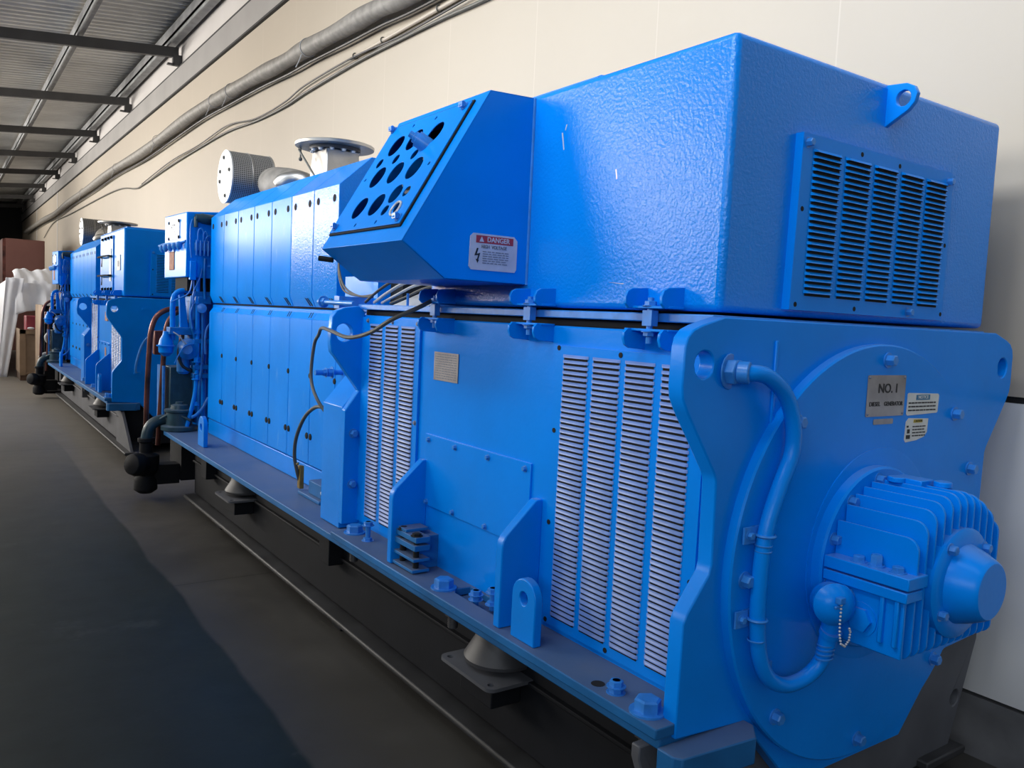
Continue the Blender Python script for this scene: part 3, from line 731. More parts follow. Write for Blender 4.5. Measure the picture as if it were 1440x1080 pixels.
        for y in (1.235, 1.185, 1.125): bolt('ledge_bolt', (2.018, y, 0.998), (0, 0, 1), 0.016, 0.016 if y != 1.185 else 0.032, lf)
        b = MB(); b.box(2.0, 2.012, 1.09, 1.318, 0.78, 0.932)
        b.build('side_face', BLUE, mb_, bevel=0.003)
        b = MB(); b.hexb((2.0, 1.205, 0.853), (-1, 0, 0), 0.034, 0.016); b.build('drain_plug', BLUE, mb_)
        for y in (1.145, 1.105): MB().box(1.988, 2.01, y - 0.006, y + 0.006, 0.81, 0.935).build('side_rib', BLUE, mb_, bevel=0.003)
        b = MB(); b.box(2.235, 2.30, 1.20, 1.29, 1.185, 1.205); b.lathe((2.29, 1.17, 1.19), (0, 0, 1), [(0, 0.024), (0.016, 0.024)], 20); b.lathe((2.23, 1.27, 1.19), (0, 0, 1), [(0, 0.024), (0.016, 0.024)], 20)
        b.build('top_boss', BLUE, mb_, bevel=0.003)
        b = MB(); b.lathe((cx, 1.10, cz - 0.005), (0, -1, 0), [(0, 0.150), (0.022, 0.150), (0.028, 0.142), (0.030, 0.108), (0.055, 0.100), (0.090, 0.084), (0.100, 0.078), (0.103, 0.074)], 56)
        ec = b.build('end_cap', BLUE, mb_)
        for a in (40, 130, 215, 320): bolt('cap_bolt', (cx + 0.128 * math.cos(R(a)), 1.074, cz + 0.128 * math.sin(R(a))), (0, -1, 0), 0.013, 0.02, ec)
        # sensor head with its bead chain
        b = MB(); b.lathe((1.93, 1.245, 0.893), (-0.55, -0.83, 0.05), [(-0.05, 0.030), (-0.03, 0.050), (0.0, 0.054), (0.004, 0.056), (0.012, 0.056), (0.016, 0.052), (0.032, 0.040), (0.040, 0.02), (0.041, 0.001)], 40)
        sh = b.build('sensor_head', BLUE, root)
        b = MB(); b.cyl((1.96, 1.262, 0.85), (1.965, 1.275, 0.765), 0.024, 18); b.cyl((1.96, 1.262, 0.81), (1.963, 1.268, 0.795), 0.029, 18); b.build('head_neck', BLUE, sh)
        b = MB(); b.cyl((1.96, 1.25, 0.905), (2.02, 1.235, 0.908), 0.013, 14); b.hexb((1.975, 1.246, 0.906), (1, -0.2, 0), 0.022, 0.022); b.build('head_fitting', BLUE_FIX, sh)
        b = MB()
        base = Vector((1.905, 1.208, 0.915))
        ch = [(0, 0, 0.0), (0, 0, -0.03), (0.0, 0, -0.06), (0.003, 0, -0.09), (0.012, 0, -0.115), (0.03, 0, -0.125), (0.047, 0, -0.112), (0.05, 0, -0.09), (0.042, 0.0, -0.075)]
        for i in range(len(ch) - 1):
            for q_ in range(3):
                t_ = q_ / 3; p = Vector(ch[i]) * (1 - t_) + Vector(ch[i + 1]) * t_
                b.sphere(base + p + Vector((0, -0.004, 0)), 0.0034, 0, 8)
        b.build('bead_chain', GALV, sh)
        b = MB(); b.box(1.893, 1.915, 1.198, 1.215, 0.908, 0.925); b.box(1.885, 1.905, 1.205, 1.212, 0.895, 0.903); b.build('chain_anchor', BLUE_FIX, sh, bevel=0.002)
        # plates and labels
        yf = 1.3575
        b = MB(); b.poly(rrect(2.189, 2.386, 1.366, 1.487, 0.004, 2), 'y', yf, yf - 0.002); npl = b.build('number_plate', PLATEM, root, label='grey metal plate reading NO. 1 DIESEL GENERATOR')
        E1, E2 = (1, 0, 0), (0, 0, 1)
        lettering('NO.', 0.038, 0.072, (2.280, yf - 0.002, 1.447), E1, E2, INK, npl, bold=0.0006); lettering('1', 0.038, 0.0055, (2.338, yf - 0.002, 1.447), E1, E2, INK, npl, bold=0.0006)
        lettering('DIESEL', 0.018, 0.055, (2.230, yf - 0.002, 1.402), E1, E2, INK, npl, bold=0.0002); lettering('GENERATOR', 0.018, 0.098, (2.327, yf - 0.002, 1.402), E1, E2, INK, npl, bold=0.0002)
        b = MB()
        for x, z in ((2.197, 1.480), (2.378, 1.480), (2.197, 1.373), (2.378, 1.373)): b.sphere((x, yf - 0.002, z), 0.004, 0, 8)
        b.build('rivet', INKL, npl)
        b = MB(); b.poly(rrect(2.232, 2.334, 1.342, 1.358, 0.004, 2), 'y', yf, yf - 0.0015); b.build('small_plate', PLATEM, root)
        b = MB(); b.poly([(2.404, 1.368), (2.41, 1.364), (2.575, 1.369), (2.582, 1.372), (2.584, 1.424), (2.578, 1.429), (2.41, 1.433), (2.404, 1.43)], 'y', yf, yf - 0.0012); nl = b.build('notice_label', WHITEL, root, label='white notice label with blue heading')
        b = MB(); b.box(2.452, 2.530, yf - 0.002, yf - 0.001, 1.411, 1.427); b.build('label_header', TEALL, nl)
        lettering('NOTICE', 0.014, 0.056, (2.491, yf - 0.002, 1.419), E1, E2, WHITEL, nl)
        b = MB(); text_lines(b, 2.412, 2.572, 1.374, 1.408, 3, yf - 0.0012, 3); b.build('label_text', INK, nl)
        b = MB(); b.poly([(2.404, 1.29), (2.412, 1.282), (2.47, 1.286), (2.515, 1.296), (2.53, 1.31), (2.532, 1.352), (2.42, 1.356), (2.406, 1.345)], 'y', yf, yf - 0.0012); nl = b.build('caution_label', WHITEL, root, label='white torn label with yellow heading')
        b = MB(); b.box(2.448, 2.498, yf - 0.002, yf - 0.001, 1.341, 1.351); b.build('label_header', YELL, nl)
        lettering('CAUTION', 0.009, 0.044, (2.473, yf - 0.002, 1.346), E1, E2, INK, nl)
        b = MB(); text_lines(b, 2.445, 2.518, 1.296, 1.334, 4, yf - 0.0012, 8); b.box(2.412, 2.434, yf - 0.002, yf - 0.001, 1.292, 1.304); b.box(2.416, 2.430, yf - 0.002, yf - 0.001, 1.309, 1.322); b.box(2.412, 2.422, yf - 0.002, yf - 0.001, 1.327, 1.333)
        b.build('label_text', INK, nl)

    # ---- instrument box
    if first:
        A = Vector((1.155, 2.28, 1.822)); B = Vector((1.452, 2.28, 2.325)); sl = (B - A); Ls = sl.length; sl = sl / Ls
        nrm = Vector((-sl.z, 0, sl.x)); e1 = Vector((0, 1, 0))
        Yb = 2.92
        prof = [(1.63, 1.715), (1.31, 1.715), (1.155, 1.822), (1.452, 2.325), (1.63, 2.332)]
        th = 0.004
        b = MB()
        b.poly(prof, 'y', 2.28, 2.28 + th); b.poly(prof, 'y', Yb - th, Yb)
        for (p, q_) in ((prof[0], prof[1]), (prof[1], prof[2]), (prof[3], prof[4])):
            P0 = Vector((p[0], 2.28, p[1])); P1 = Vector((q_[0], 2.28, q_[1])); d = (P1 - P0); ln = d.length; d.normalize(); n_ = d.cross(Vector((0, 1, 0)))
            b.poly([(0, 0), (ln, 0), (ln, Yb - 2.28), (0, Yb - 2.28)], 'x', 0, th, frame=(P0, d, Vector((0, 1, 0)), n_ * -1 if n_.dot(Vector((1.4, 0, 2)) - P0) < 0 else n_))
        # sloping face as a frame round the door opening (coordinates: along y, up the slope)
        W_ = Yb - 2.28
        opening = [(0.08, 0.08), (W_ - 0.03, 0.08), (W_ - 0.03, 0.53), (0.08, 0.53)]
        b.poly([(0, 0), (W_, 0), (W_, Ls), (0, Ls)], 'x', 0, -th, [opening], frame=(A, e1, sl, nrm))
        ib = b.build('instrument_box', BLUE, root, bevel=0.0015)
        b = MB().box(1.58, 1.632, 2.30, 2.90, 1.73, 2.31); b.build('box_interior', DARK, ib)
        holes = []
        for s_, y_ in ((0.440, 2.774), (0.444, 2.640), (0.446, 2.495), (0.297, 2.768), (0.298, 2.629), (0.298, 2.490), (0.160, 2.757), (0.161, 2.622), (0.195, 2.515)):
            holes.append(circ(y_ - 2.28, s_, 0.046 if not (s_ == 0.195) else 0.038, 28))
        for s_, y_ in ((0.369, 2.832), (0.368, 2.70), (0.366, 2.559), (0.196, 2.438), (0.128, 2.521), (0.132, 2.436)):
            holes.append(circ(y_ - 2.28, s_, 0.021, 18))
        for s_, y_ in ((0.523, 2.561), (0.523, 2.725), (0.301, 2.392), (0.299, 2.874), (0.082, 2.539), (0.082, 2.703)):
            holes.append(circ(y_ - 2.28, s_, 0.0075, 10))
        b = MB(); b.poly([(0.068, 0.062), (W_ - 0.012, 0.062), (W_ - 0.012, 0.548), (0.068, 0.548)], 'x', 0.006, 0.010, holes, frame=(A, e1, sl, nrm))
        dr = b.build('gauge_panel', BLUE, ib, bevel=0.001)
        b = MB(); b.poly([(0.062, 0.055), (W_ - 0.008, 0.055), (W_ - 0.008, 0.555), (0.062, 0.555)], 'x', 0.0005, 0.006, [[(0.08, 0.075), (W_ - 0.025, 0.075), (W_ - 0.025, 0.535), (0.08, 0.535)]], frame=(A, e1, sl, nrm)); b.build('panel_gasket', DARK, ib)
        for s_, y_ in ((0.531, 2.378), (0.535, 2.895), (0.085, 2.875), (0.085, 2.375)):
            p = A + sl * s_ + Vector((0, y_ - 2.28, 0)) + nrm * 0.010
            b = MB(); b.hexb(p, nrm, 0.012, 0.018); b.box(p.x - 0.018, p.x - 0.006, p.y - 0.012, p.y + 0.012, p.z - 0.004, p.z + 0.012); b.build('panel_catch', BLUE_FIX, dr)
        # loose gauge sticking out of the upper right hole
        p = A + sl * 0.40 + Vector((0, 0.235, 0)) + nrm * 0.012
        b = MB(); ax = (nrm + Vector((0, 0.5, 0.1))).normalized(); b.lathe(p - ax * 0.03, ax, [(0, 0.028), (0.06, 0.028), (0.062, 0.020), (0.072, 0.020), (0.074, 0.012), (0.09, 0.012)], 24); b.build('loose_gauge', BLUE_FIX, dr)
        for s_, y_ in ((0.444, 2.640), (0.446, 2.495), (0.298, 2.629), (0.298, 2.49), (0.161, 2.622)):
            p = A + sl * (s_ - 0.01) + Vector((0, y_ - 2.28 - 0.012, 0)) - nrm * 0.035
            b = MB(); b.lathe(p, -nrm, [(0, 0.016), (0.02, 0.016), (0.022, 0.03), (0.04, 0.03)], 16); b.build('gauge_mount', STEEL, dr)
        b = MB(); p = A + sl * 0.125 + Vector((0, 2.436 - 2.28, 0)) + nrm * 0.012; b.torus(p, nrm, 0.027, 0.004, 20, 6); b.build('worn_ring', GALV, dr)
        # wiring seen in the openings
        b = MB(); rnd = random.Random(5)
        for k in range(7):
            y = 2.40 + 0.07 * k; b.tube([(1.56, y, 1.75), (1.45 + 0.03 * rnd.random(), y + 0.05, 1.80), (1.44, y - 0.03, 1.95), (1.52, y + 0.04, 2.15)], 0.005, 6, 0, 4)
        b.build('internal_wiring', GREYCAB, ib)
        MB().cyl((1.20, 2.92, 1.785), (1.16, 2.955, 1.79), 0.010, 10).build('drain_stub', DARK, ib)
        # weld seam against the hood
        MB().cyl((1.628, 2.281, 1.715), (1.628, 2.281, 2.33), 0.006, 8).build('weld_seam', BLUE_FIX, ib)
        # danger sign
        b = MB(); b.poly([(1.405, 1.752), (1.575, 1.752), (1.582, 1.762), (1.582, 1.856), (1.568, 1.869), (1.410, 1.869), (1.398, 1.858), (1.396, 1.762)], 'y', 2.2795, 2.2775)
        dz = b.build('danger_sign', SIGNW, root, label='white and red high voltage danger sign')
        b = MB(); b.box(1.420, 1.565, 2.2768, 2.2776, 1.839, 1.863); b.build('sign_header', REDL, dz)
        lettering('DANGER', 0.022, 0.088, (1.506, 2.2768, 1.851), E1, E2, SIGNW, dz, bold=0.0004)
        b = MB(); b.poly([(1.432, 1.843), (1.450, 1.843), (1.441, 1.860)], 'y', 2.2765, 2.2768); b.build('warning_triangle', SIGNW, dz)
        lettering('HIGH', 0.015, 0.031, (1.457, 2.2772, 1.828), E1, E2, INKL, dz, bold=0.0004); lettering('VOLTAGE', 0.015, 0.06, (1.510, 2.2772, 1.828), E1, E2, INKL, dz, bold=0.0004)
        b = MB(); b.poly([(1.424, 1.822), (1.430, 1.822), (1.424, 1.803), (1.437, 1.807), (1.430, 1.783), (1.434, 1.785), (1.428, 1.775), (1.421, 1.787), (1.426, 1.786), (1.430, 1.800), (1.416, 1.797)], 'y', 2.2765, 2.2774); b.build('lightning_mark', INK, dz)
        b = MB(); text_lines(b, 1.447, 1.548, 1.772, 1.816, 6, 2.2776, 9); b.build('sign_text', INKL, dz)
        # paint scratches on the hood side
        b = MB()
        for y, z, ln, tl in ((2.115, 2.14, 0.055, 0.01), (1.855, 2.02, 0.030, 0.004), (2.112, 2.20, 0.018, -0.008), (1.80, 1.715, 0.006, 0.06)):
            b.poly([(y, z), (y + tl + 0.003, z + ln), (y + tl - 0.003, z + ln), (y - 0.004, z + 0.002)], 'x', 1.6294, 1.6303)
        b.build('paint_scratch', GALV, b2)
    else:
        # bolted service door with grab handles on the second set
        b = MB(); b.box(1.618, 1.631, 2.02, 2.72, 1.70, 2.29); dr = b.build('service_door', BLUE, root, bevel=0.003)
        for z in (2.27, 1.715):
            for y in (2.08, 2.27, 2.46, 2.66): bolt('door_bolt', (1.618, y, z), (-1, 0, 0), 0.016, 0.02, dr, DARK)
        for z in (2.07, 1.86): MB().tube([(1.63, 2.10, z), (1.57, 2.12, z), (1.57, 2.70, z), (1.62, 2.74, z), (1.62, 2.76, z - 0.10)], 0.010, 8, 0, 4).build('handle', DARK, dr)
        MB().box(1.612, 1.619, 2.10, 2.20, 1.80, 2.15).build('door_label', WHITEL, dr)
        b = MB(); b.box(1.623, 1.630, 1.62, 1.80, 1.91, 2.07); dl = b.build('side_label', WHITEL, root, label='white square label'); MB().box(1.621, 1.6235, 1.67, 1.75, 1.95, 2.01).build('label_text', INKL, dl)
        MB().box(1.620, 1.631, 2.35, 2.52, 1.36, 1.46).build('rust_mark', RUSTM, root)
        MB().box(1.618, 1.631, 2.42, 2.50, 0.92, 1.06).build('rust_mark', RUSTM, root)
        b = MB(); b.tube([(2.00, 1.35, 1.30), (1.90, 1.33, 1.28), (1.80, 1.33, 1.17), (1.745, 1.33, 1.0), (1.73, 1.33, 0.90), (1.74, 1.33, 0.86)], 0.012, 10, 0, 6); b.build('conduit', BLUE_FIX, root)
        for (x, z) in ((1.75, 0.86), (2.2, 0.62), (2.0, 1.50), (1.82, 1.52)): MB().box(x - 0.03, x + 0.03, 1.33, 1.36, z - 0.01, z + 0.01).build('stub_bracket', BLUE, root)

    # ---- engine
    b = MB().box(1.79, 2.82, 3.60, 6.78, 0.569, 1.60)
    b.box(1.80, 2.82, 4.23, 6.75, 1.60, 2.29, 1)
    b.build('engine_block', [BLUE, DARK], root, bevel=0.006)
    b = MB().box(1.768, 2.84, 3.83, 6.77, 0.570, 0.690); b.build('sump_side', BLUE, root, bevel=0.006)
    for k in range(8):
        y0 = 3.84 + 0.363 * k; y1 = y0 + 0.363
        if k == 7: y1 = 6.765
        b = MB(); b.hexa([(1.760, y0 + 0.003, 0.700), (1.79, y0 + 0.003, 0.700), (1.79, y1 - 0.003, 0.700), (1.760, y1 - 0.003, 0.700), (1.760, y0 + 0.003, 1.540), (1.79, y0 + 0.003, 1.540), (1.79, y1 - 0.003, 1.540), (1.760, y1 - 0.003, 1.540)])
        b.hexa([(1.760, y0 + 0.003, 1.540), (1.82, y0 + 0.003, 1.540), (1.82, y1 - 0.003, 1.540), (1.760, y1 - 0.003, 1.540), (1.805, y0 + 0.003, 1.598), (1.82, y0 + 0.003, 1.598), (1.82, y1 - 0.003, 1.598), (1.805, y1 - 0.003, 1.598)])
        d = b.build('crankcase_door', SCUFF, root, bevel=0.002)
        b = MB()
        if k > 0:
            for dy in (-0.028, 0.028): b.lathe((1.762, y0 + dy, 0.863), (-1, 0, 0), [(0, 0.019), (0.006, 0.019), (0.010, 0.012)], 16)
            b.lathe((1.762, y0 + 0.004, 1.216), (-1, 0, 0), [(0, 0.016), (0.006, 0.016), (0.009, 0.01)], 14)
            b.build('door_knob', DARK, d)
        b = MB()
        for yy in (y0 + 0.03, y0 + 0.062):
            b.hexa([(1.7655, yy, 1.548), (1.768, yy, 1.548), (1.768, yy + 0.012, 1.548), (1.7655, yy + 0.012, 1.548), (1.799, yy + 0.03, 1.592), (1.803, yy + 0.03, 1.590), (1.803, yy + 0.042, 1.590), (1.799, yy + 0.042, 1.592)])
        b.build('door_slot', DARK, d)
    for k in range(7):
        y0 = 4.218 + 0.363 * k; y1 = y0 + 0.363
        prof = [(1.760, 1.672), (1.785, 1.612), (1.84, 1.612), (2.0, 2.30), (2.0, 2.44), (1.942, 2.44), (1.760, 2.275)]
        b = MB(); b.poly(prof, 'y', y0 + 0.004, y1 - 0.004); cv = b.build('cylinder_cover', BLUE_ORANGE if k < 2 and first else SCUFF, root, bevel=0.003)
        b = MB()
        for yy in (y0 + 0.065, y1 - 0.065): b.lathe((1.7605, yy, 2.205), (-1, 0, 0), [(0, 0.021), (0.002, 0.021)], 18)
        b.build('cover_hole', DARK, cv)
        b = MB()
        for yy in (y0 + 0.03, y0 + 0.062):
            b.hexa([(1.757, yy + 0.03, 1.664), (1.762, yy + 0.03, 1.660), (1.762, yy + 0.042, 1.660), (1.757, yy + 0.042, 1.664), (1.780, yy, 1.618), (1.784, yy, 1.618), (1.784, yy + 0.012, 1.618), (1.780, yy + 0.012, 1.618)])
        b.build('cover_slot', DARK, cv)
    b = MB(); b.poly([(2.0, 2.30), (2.0, 2.43), (2.62, 2.43), (2.84, 2.27), (2.84, 1.62), (2.60, 1.62)], 'y', 4.22, 6.76); b.build('valley_cover', BLUE, root, bevel=0.005)
    MB().torus((2.03, 4.21, 2.27), (0, 1, 0), 0.085, 0.016, 28, 8).build('air_port', DARK, root)
    if first:
        b = MB(); b.cyl((1.60, 4.09, 1.273), (1.76, 4.11, 1.273), 0.014, 14); b.hexb((1.70, 4.10, 1.273), (-1, 0, 0), 0.024, 0.03); b.hexb((1.665, 4.098, 1.273), (-1, 0, 0), 0.02, 0.02); b.build('drain_valve', BLUE_FIX, root)
    # exhaust flange and duct
    b = MB()
    b.lathe((2.21, 5.40, 2.690), (0, 0, 1), [(0, 0.262), (0.016, 0.265), (0.020, 0.262)], 64)
    ef = b.build('exhaust_flange', STEEL, root)
    b = MB(); b.lathe((2.21, 5.40, 2.668), (0, 0, 1), [(0, 0.17), (0.022, 0.17)], 48)
    for k in range(12):
        a = R(30 * k); b.hexb((2.21 + 0.15 * math.cos(a), 5.40 + 0.15 * math.sin(a), 2.668), (0, 0, -1), 0.014, 0.014, 1)
    b.build('flange_collar', [RUBBER, GALV], ef)
    b = MB(); b.hexa([(2.09, 5.24, 2.43), (2.34, 5.24, 2.43), (2.34, 5.56, 2.43), (2.09, 5.56, 2.43), (2.10, 5.27, 2.668), (2.33, 5.27, 2.668), (2.33, 5.53, 2.668), (2.10, 5.53, 2.668)]); b.build('exhaust_duct', STEEL, ef, bevel=0.01)
    b = MB(); b.cyl((2.02, 5.57, 2.68), (2.05, 5.30, 2.45), 0.007, 8); b.cyl((2.03, 5.56, 2.69), (2.03, 5.56, 2.62), 0.006, 8); b.sphere((2.03, 5.56, 2.615), 0.014, 0, 8); b.build('stay_rod', GREYCAB, ef)
    b = MB(); b.tube([(2.20, 5.75, 2.47), (2.12, 5.80, 2.52), (2.04, 5.84, 2.51), (2.00, 5.88, 2.46)], lambda t_: 0.055 + 0.008 * math.sin(t_ * 9), 14, 0, 5); b.build('foil_elbow', STEEL, ef)
    b = MB(); b.tube([(2.24, 5.9, 2.46), (2.23, 6.2, 2.52), (2.20, 6.45, 2.55), (2.25, 6.75, 2.60), (2.30, 6.95, 2.62)], lambda t_: 0.105 + 0.035 * math.sin(t_ * math.pi), 22, 0, 6); b.build('turbo_casing', LAG, root)
    # air filter
    b = MB(); b.lathe((1.95, 7.10, 2.66), (1, 0, 0), [(0, 0.217), (0.012, 0.217)], 56); af = b.build('air_filter', GALV, root, label='pale round face of the air filter')
    for a in (80, 165, 260, 350, 20):
        b = MB(); b.hexb((1.95, 7.10 + 0.14 * math.cos(R(a)), 2.66 + 0.16 * math.sin(R(a))), (-1, 0, 0), 0.014, 0.012); b.build('filter_bolt', GREYCAB, af)
    # perforated drum (UV laid round and along the drum)
    bm = bmesh.new(); uv = bm.loops.layers.uv.new('UVMap'); n = 64
    for k in range(n):
        a0, a1 = 2 * math.pi * k / n, 2 * math.pi * (k + 1) / n
        vs = [bm.verts.new(Vector((x, 7.10 + 0.212 * math.cos(a), 2.66 + 0.212 * math.sin(a))) - ORG) for x, a in ((1.962, a0), (1.962, a1), (2.30, a1), (2.30, a0))]
        fc = bm.faces.new(vs); fc.smooth = True
        for lp_, c_ in zip(fc.loops, ((k / n, 0), ((k + 1) / n, 0), ((k + 1) / n, 1), (k / n, 1))): lp_[uv].uv = c_
    bmesh.ops.remove_doubles(bm, verts=bm.verts[:], dist=1e-5)
    bmesh.ops.recalc_face_normals(bm, faces=bm.faces[:])
    me = bpy.data.meshes.new('filter_drum'); bm.to_mesh(me); bm.free(); me.materials.append(PERF)
    o = bpy.data.objects.new('filter_drum', me); col.objects.link(o); o.parent = af
    b = MB()
    for x in (2.12, 2.30): b.torus((x, 7.10, 2.66), (1, 0, 0), 0.214, 0.005, 48, 6)
    b.build('drum_band', STEEL, af)
    b = MB(); b.lathe((2.30, 7.10, 2.66), (1, 0, 0), [(0, 0.213), (0.01, 0.213), (0.012, 0.12), (0.12, 0.12)], 40); b.build('filter_neck', STEEL, af)

    # ---- auxiliaries on the far end of the engine
    b = MB()
    b.hexa([(1.60, 6.86, 1.805), (2.75, 6.86, 1.805), (2.75, 7.62, 1.805), (1.60, 7.62, 1.805), (1.60, 6.86, 2.315), (2.75, 6.86, 2.42), (2.75, 7.62, 2.42), (1.60, 7.62, 2.33)])
    cbx = b.build('charge_air_box', BLUE, root, bevel=0.008)
    b = MB(); b.box(1.594, 1.60, 7.08, 7.44, 2.12, 2.27); ci = b.build('cast_plate', GALV, cbx, label='pale cast maker plate')
    b = MB()
    for y in (7.09, 7.43):
        for z in (2.13, 2.26): b.hexb((1.594, y, z), (-1, 0, 0), 0.012, 0.008)
    b.build('plate_screw', DARK, ci)
    b = MB(); rnd = random.Random(2)
    for k in range(30):
        yy, zz = 7.12 + rnd.random() * 0.26, 2.14 + rnd.random() * 0.10
        b.box(1.5925, 1.5945, yy, yy + 0.022, zz, zz + 0.008)
    b.build('cast_relief', INKL, ci)
    MB().box(1.594, 1.601, 7.25, 7.42, 1.87, 2.02).build('rust_mark', RUSTM, cbx, bevel=0.003)
    MB().box(1.590, 1.597, 7.24, 7.45, 2.02, 2.035).build('rust_shelf', BLUE_FIX, cbx)
    b = MB()
    b.tube([(1.55, 7.60, 2.075), (1.56, 7.4, 2.085), (1.57, 7.2, 2.08), (1.585, 7.0, 2.08), (1.60, 6.88, 2.09)], 0.010, 8, 0, 4)
    for y in (7.55, 7.42, 7.25, 7.1, 6.95): b.lathe((1.565, y, 2.055), (0, 0, 1), [(-0.035, 0.008), (-0.01, 0.024), (0.02, 0.024), (0.03, 0.01)], 10)
    b.build('drip_rail', BLUE_FIX, cbx)
    b = MB(); b.lathe((1.66, 6.84, 2.275), (1, 0.1, -0.05), [(0, 0.028), (0.03, 0.032), (0.05, 0.04), (0.15, 0.042), (0.17, 0.03)], 20); b.cyl((1.665, 6.84, 2.28), (1.665, 6.84, 2.20), 0.016, 10); b.build('starter_muffler', TEALD, root)
    b = MB(); b.box(1.66, 1.80, 6.84, 6.86, 2.02, 2.08)
    for x in (1.67, 1.70, 1.73, 1.76, 1.79): b.cyl((x, 6.83, 1.98), (x, 6.83, 2.10), 0.008, 8)
    b.build('valve_manifold', BLUE_FIX, root, bevel=0.002)
    b = MB()
    for x0_, x1_, zt_ in ((1.68, 1.72, 2.19), (1.72, 1.75, 2.17), (1.74, 1.79, 2.14)): b.tube([(x0_, 6.83, 2.09), (x0_, 6.82, zt_ - 0.02), ((x0_ + x1_) / 2, 6.82, zt_), (x1_, 6.82, zt_ - 0.03), (x1_, 6.83, 2.09)], 0.006, 8, 0, 5)
    b.tube([(1.64, 6.85, 2.26), (1.625, 6.84, 2.20), (1.625, 6.84, 2.05), (1.635, 6.84, 1.96)], 0.005, 6, 0, 4)
    b.build('small_pipe', BLUE_FIX, root)
    MB().box(1.625, 1.672, 6.83, 6.88, 1.785, 1.935).build('junction_box', BLUE, root, bevel=0.005)
    MB().box(1.62, 1.90, 6.90, 7.3, 1.70, 1.81).build('dark_bracket', DARK, root)
    # blue and red pipes
    def pipe(name, pts, r_, m, n=12, sub=6): return MB().tube(pts, r_, n, 0, sub).build(name, m, root)
    pipe('water_pipe', [(1.54, 7.0, 1.30), (1.537, 7.0, 1.45), (1.536, 7.0, 1.59), (1.55, 7.0, 1.66), (1.59, 7.0, 1.695), (1.64, 7.0, 1.70), (1.70, 7.0, 1.70)], 0.021, BLUE)
    pipe('red_pipe', [(1.404, 7.3, 0.50), (1.412, 7.3, 0.9), (1.424, 7.3, 1.20), (1.436, 7.3, 1.36), (1.475, 7.3, 1.475), (1.55, 7.3, 1.535), (1.64, 7.3, 1.55), (1.75, 7.3, 1.56)], 0.021, REDPIPE)
    pipe('red_pipe', [(1.479, 7.2, 0.42), (1.50, 7.2, 0.85), (1.52, 7.2, 1.25), (1.535, 7.2, 1.40), (1.57, 7.2, 1.48), (1.62, 7.2, 1.52), (1.74, 7.2, 1.54)], 0.020, REDPIPE)
    pipe('fuel_pipe', [(1.80, 6.86, 1.90), (1.755, 6.88, 1.895), (1.715, 6.9, 1.85), (1.703, 6.9, 1.76), (1.705, 6.9, 1.5), (1.707, 6.9, 1.2), (1.702, 6.9, 0.95), (1.68, 6.9, 0.80), (1.632, 6.9, 0.60)], 0.017, BLUE)
    pipe('fuel_pipe', [(1.82, 6.90, 1.825), (1.785, 6.93, 1.81), (1.767, 6.95, 1.74), (1.768, 6.95, 1.5), (1.77, 6.95, 1.2), (1.773, 6.95, 0.83), (1.77, 6.95, 0.62)], 0.017, BLUE)
    pipe('drain_pipe', [(1.80, 6.90, 0.84), (1.75, 6.88, 0.76), (1.70, 6.86, 0.71), (1.66, 6.85, 0.69)], 0.013, BLUE_FIX)
    pipe('drain_pipe', [(1.80, 6.88, 1.45), (1.765, 6.86, 1.40), (1.755, 6.86, 1.30), (1.76, 6.86, 1.20)], 0.008, BLUE_FIX)
    for z in (1.68, 1.30, 1.09, 1.02):
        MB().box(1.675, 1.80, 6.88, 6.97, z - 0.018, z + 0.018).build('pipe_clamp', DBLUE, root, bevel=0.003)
    for z in (1.13, 0.99): MB().hexb((1.705, 6.9, z), (0, 0, 1), 0.03, 0.04).build('pipe_union', BLUE, root)
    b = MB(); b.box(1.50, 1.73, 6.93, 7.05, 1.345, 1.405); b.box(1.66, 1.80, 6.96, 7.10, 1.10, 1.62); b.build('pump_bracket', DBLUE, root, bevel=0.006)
    MB().hexa([(1.60, 7.0, 1.40), (1.66, 7.0, 1.40), (1.66, 7.05, 1.40), (1.60, 7.05, 1.40), (1.585, 7.0, 1.70), (1.62, 7.0, 1.70), (1.62, 7.05, 1.70), (1.585, 7.05, 1.70)]).build('support_strut', BLUE, root, bevel=0.004)
    b = MB(); b.lathe((1.49, 7.0, 1.17), (0, 0, 1), [(0, 0.022), (0.03, 0.055), (0.075, 0.058), (0.08, 0.072), (0.088, 0.072), (0.09, 0.058), (0.13, 0.05), (0.17, 0.028), (0.20, 0.024)], 24); b.build('strainer_cup', BLUE, root)
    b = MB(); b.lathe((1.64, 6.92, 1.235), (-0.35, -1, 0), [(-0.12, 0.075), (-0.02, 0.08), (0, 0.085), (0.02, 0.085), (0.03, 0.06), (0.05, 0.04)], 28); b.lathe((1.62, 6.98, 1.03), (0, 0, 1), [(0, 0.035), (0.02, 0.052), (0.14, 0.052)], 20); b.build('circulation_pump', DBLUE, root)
    b = MB(); b.box(1.545, 1.765, 7.10, 7.35, 0.62, 1.075); b.build('oil_cooler', TEALD, root, bevel=0.006)
    MB().box(1.50, 1.515, 7.14, 7.36, 0.60, 1.08).build('cooler_side', BLUE_FIX, root)
    b = MB(); b.lathe((1.60, 7.0, 0.575), (0, 0, 1), [(0, 0.14), (0.03, 0.14), (0.04, 0.10), (0.10, 0.10), (0.14, 0.10), (0.15, 0.115), (0.165, 0.115), (0.17, 0.07), (0.20, 0.065), (0.21, 0.03), (0.225, 0.03)], 32); b.build('filter_housing', TEALD, root)
    b = MB(); b.box(1.72, 1.90, 7.02, 7.40, 0.62, 1.66); b.build('backdrop_housing', DBLUE, root, bevel=0.01)  # stands for parts behind the pipes, added as a dark backdrop
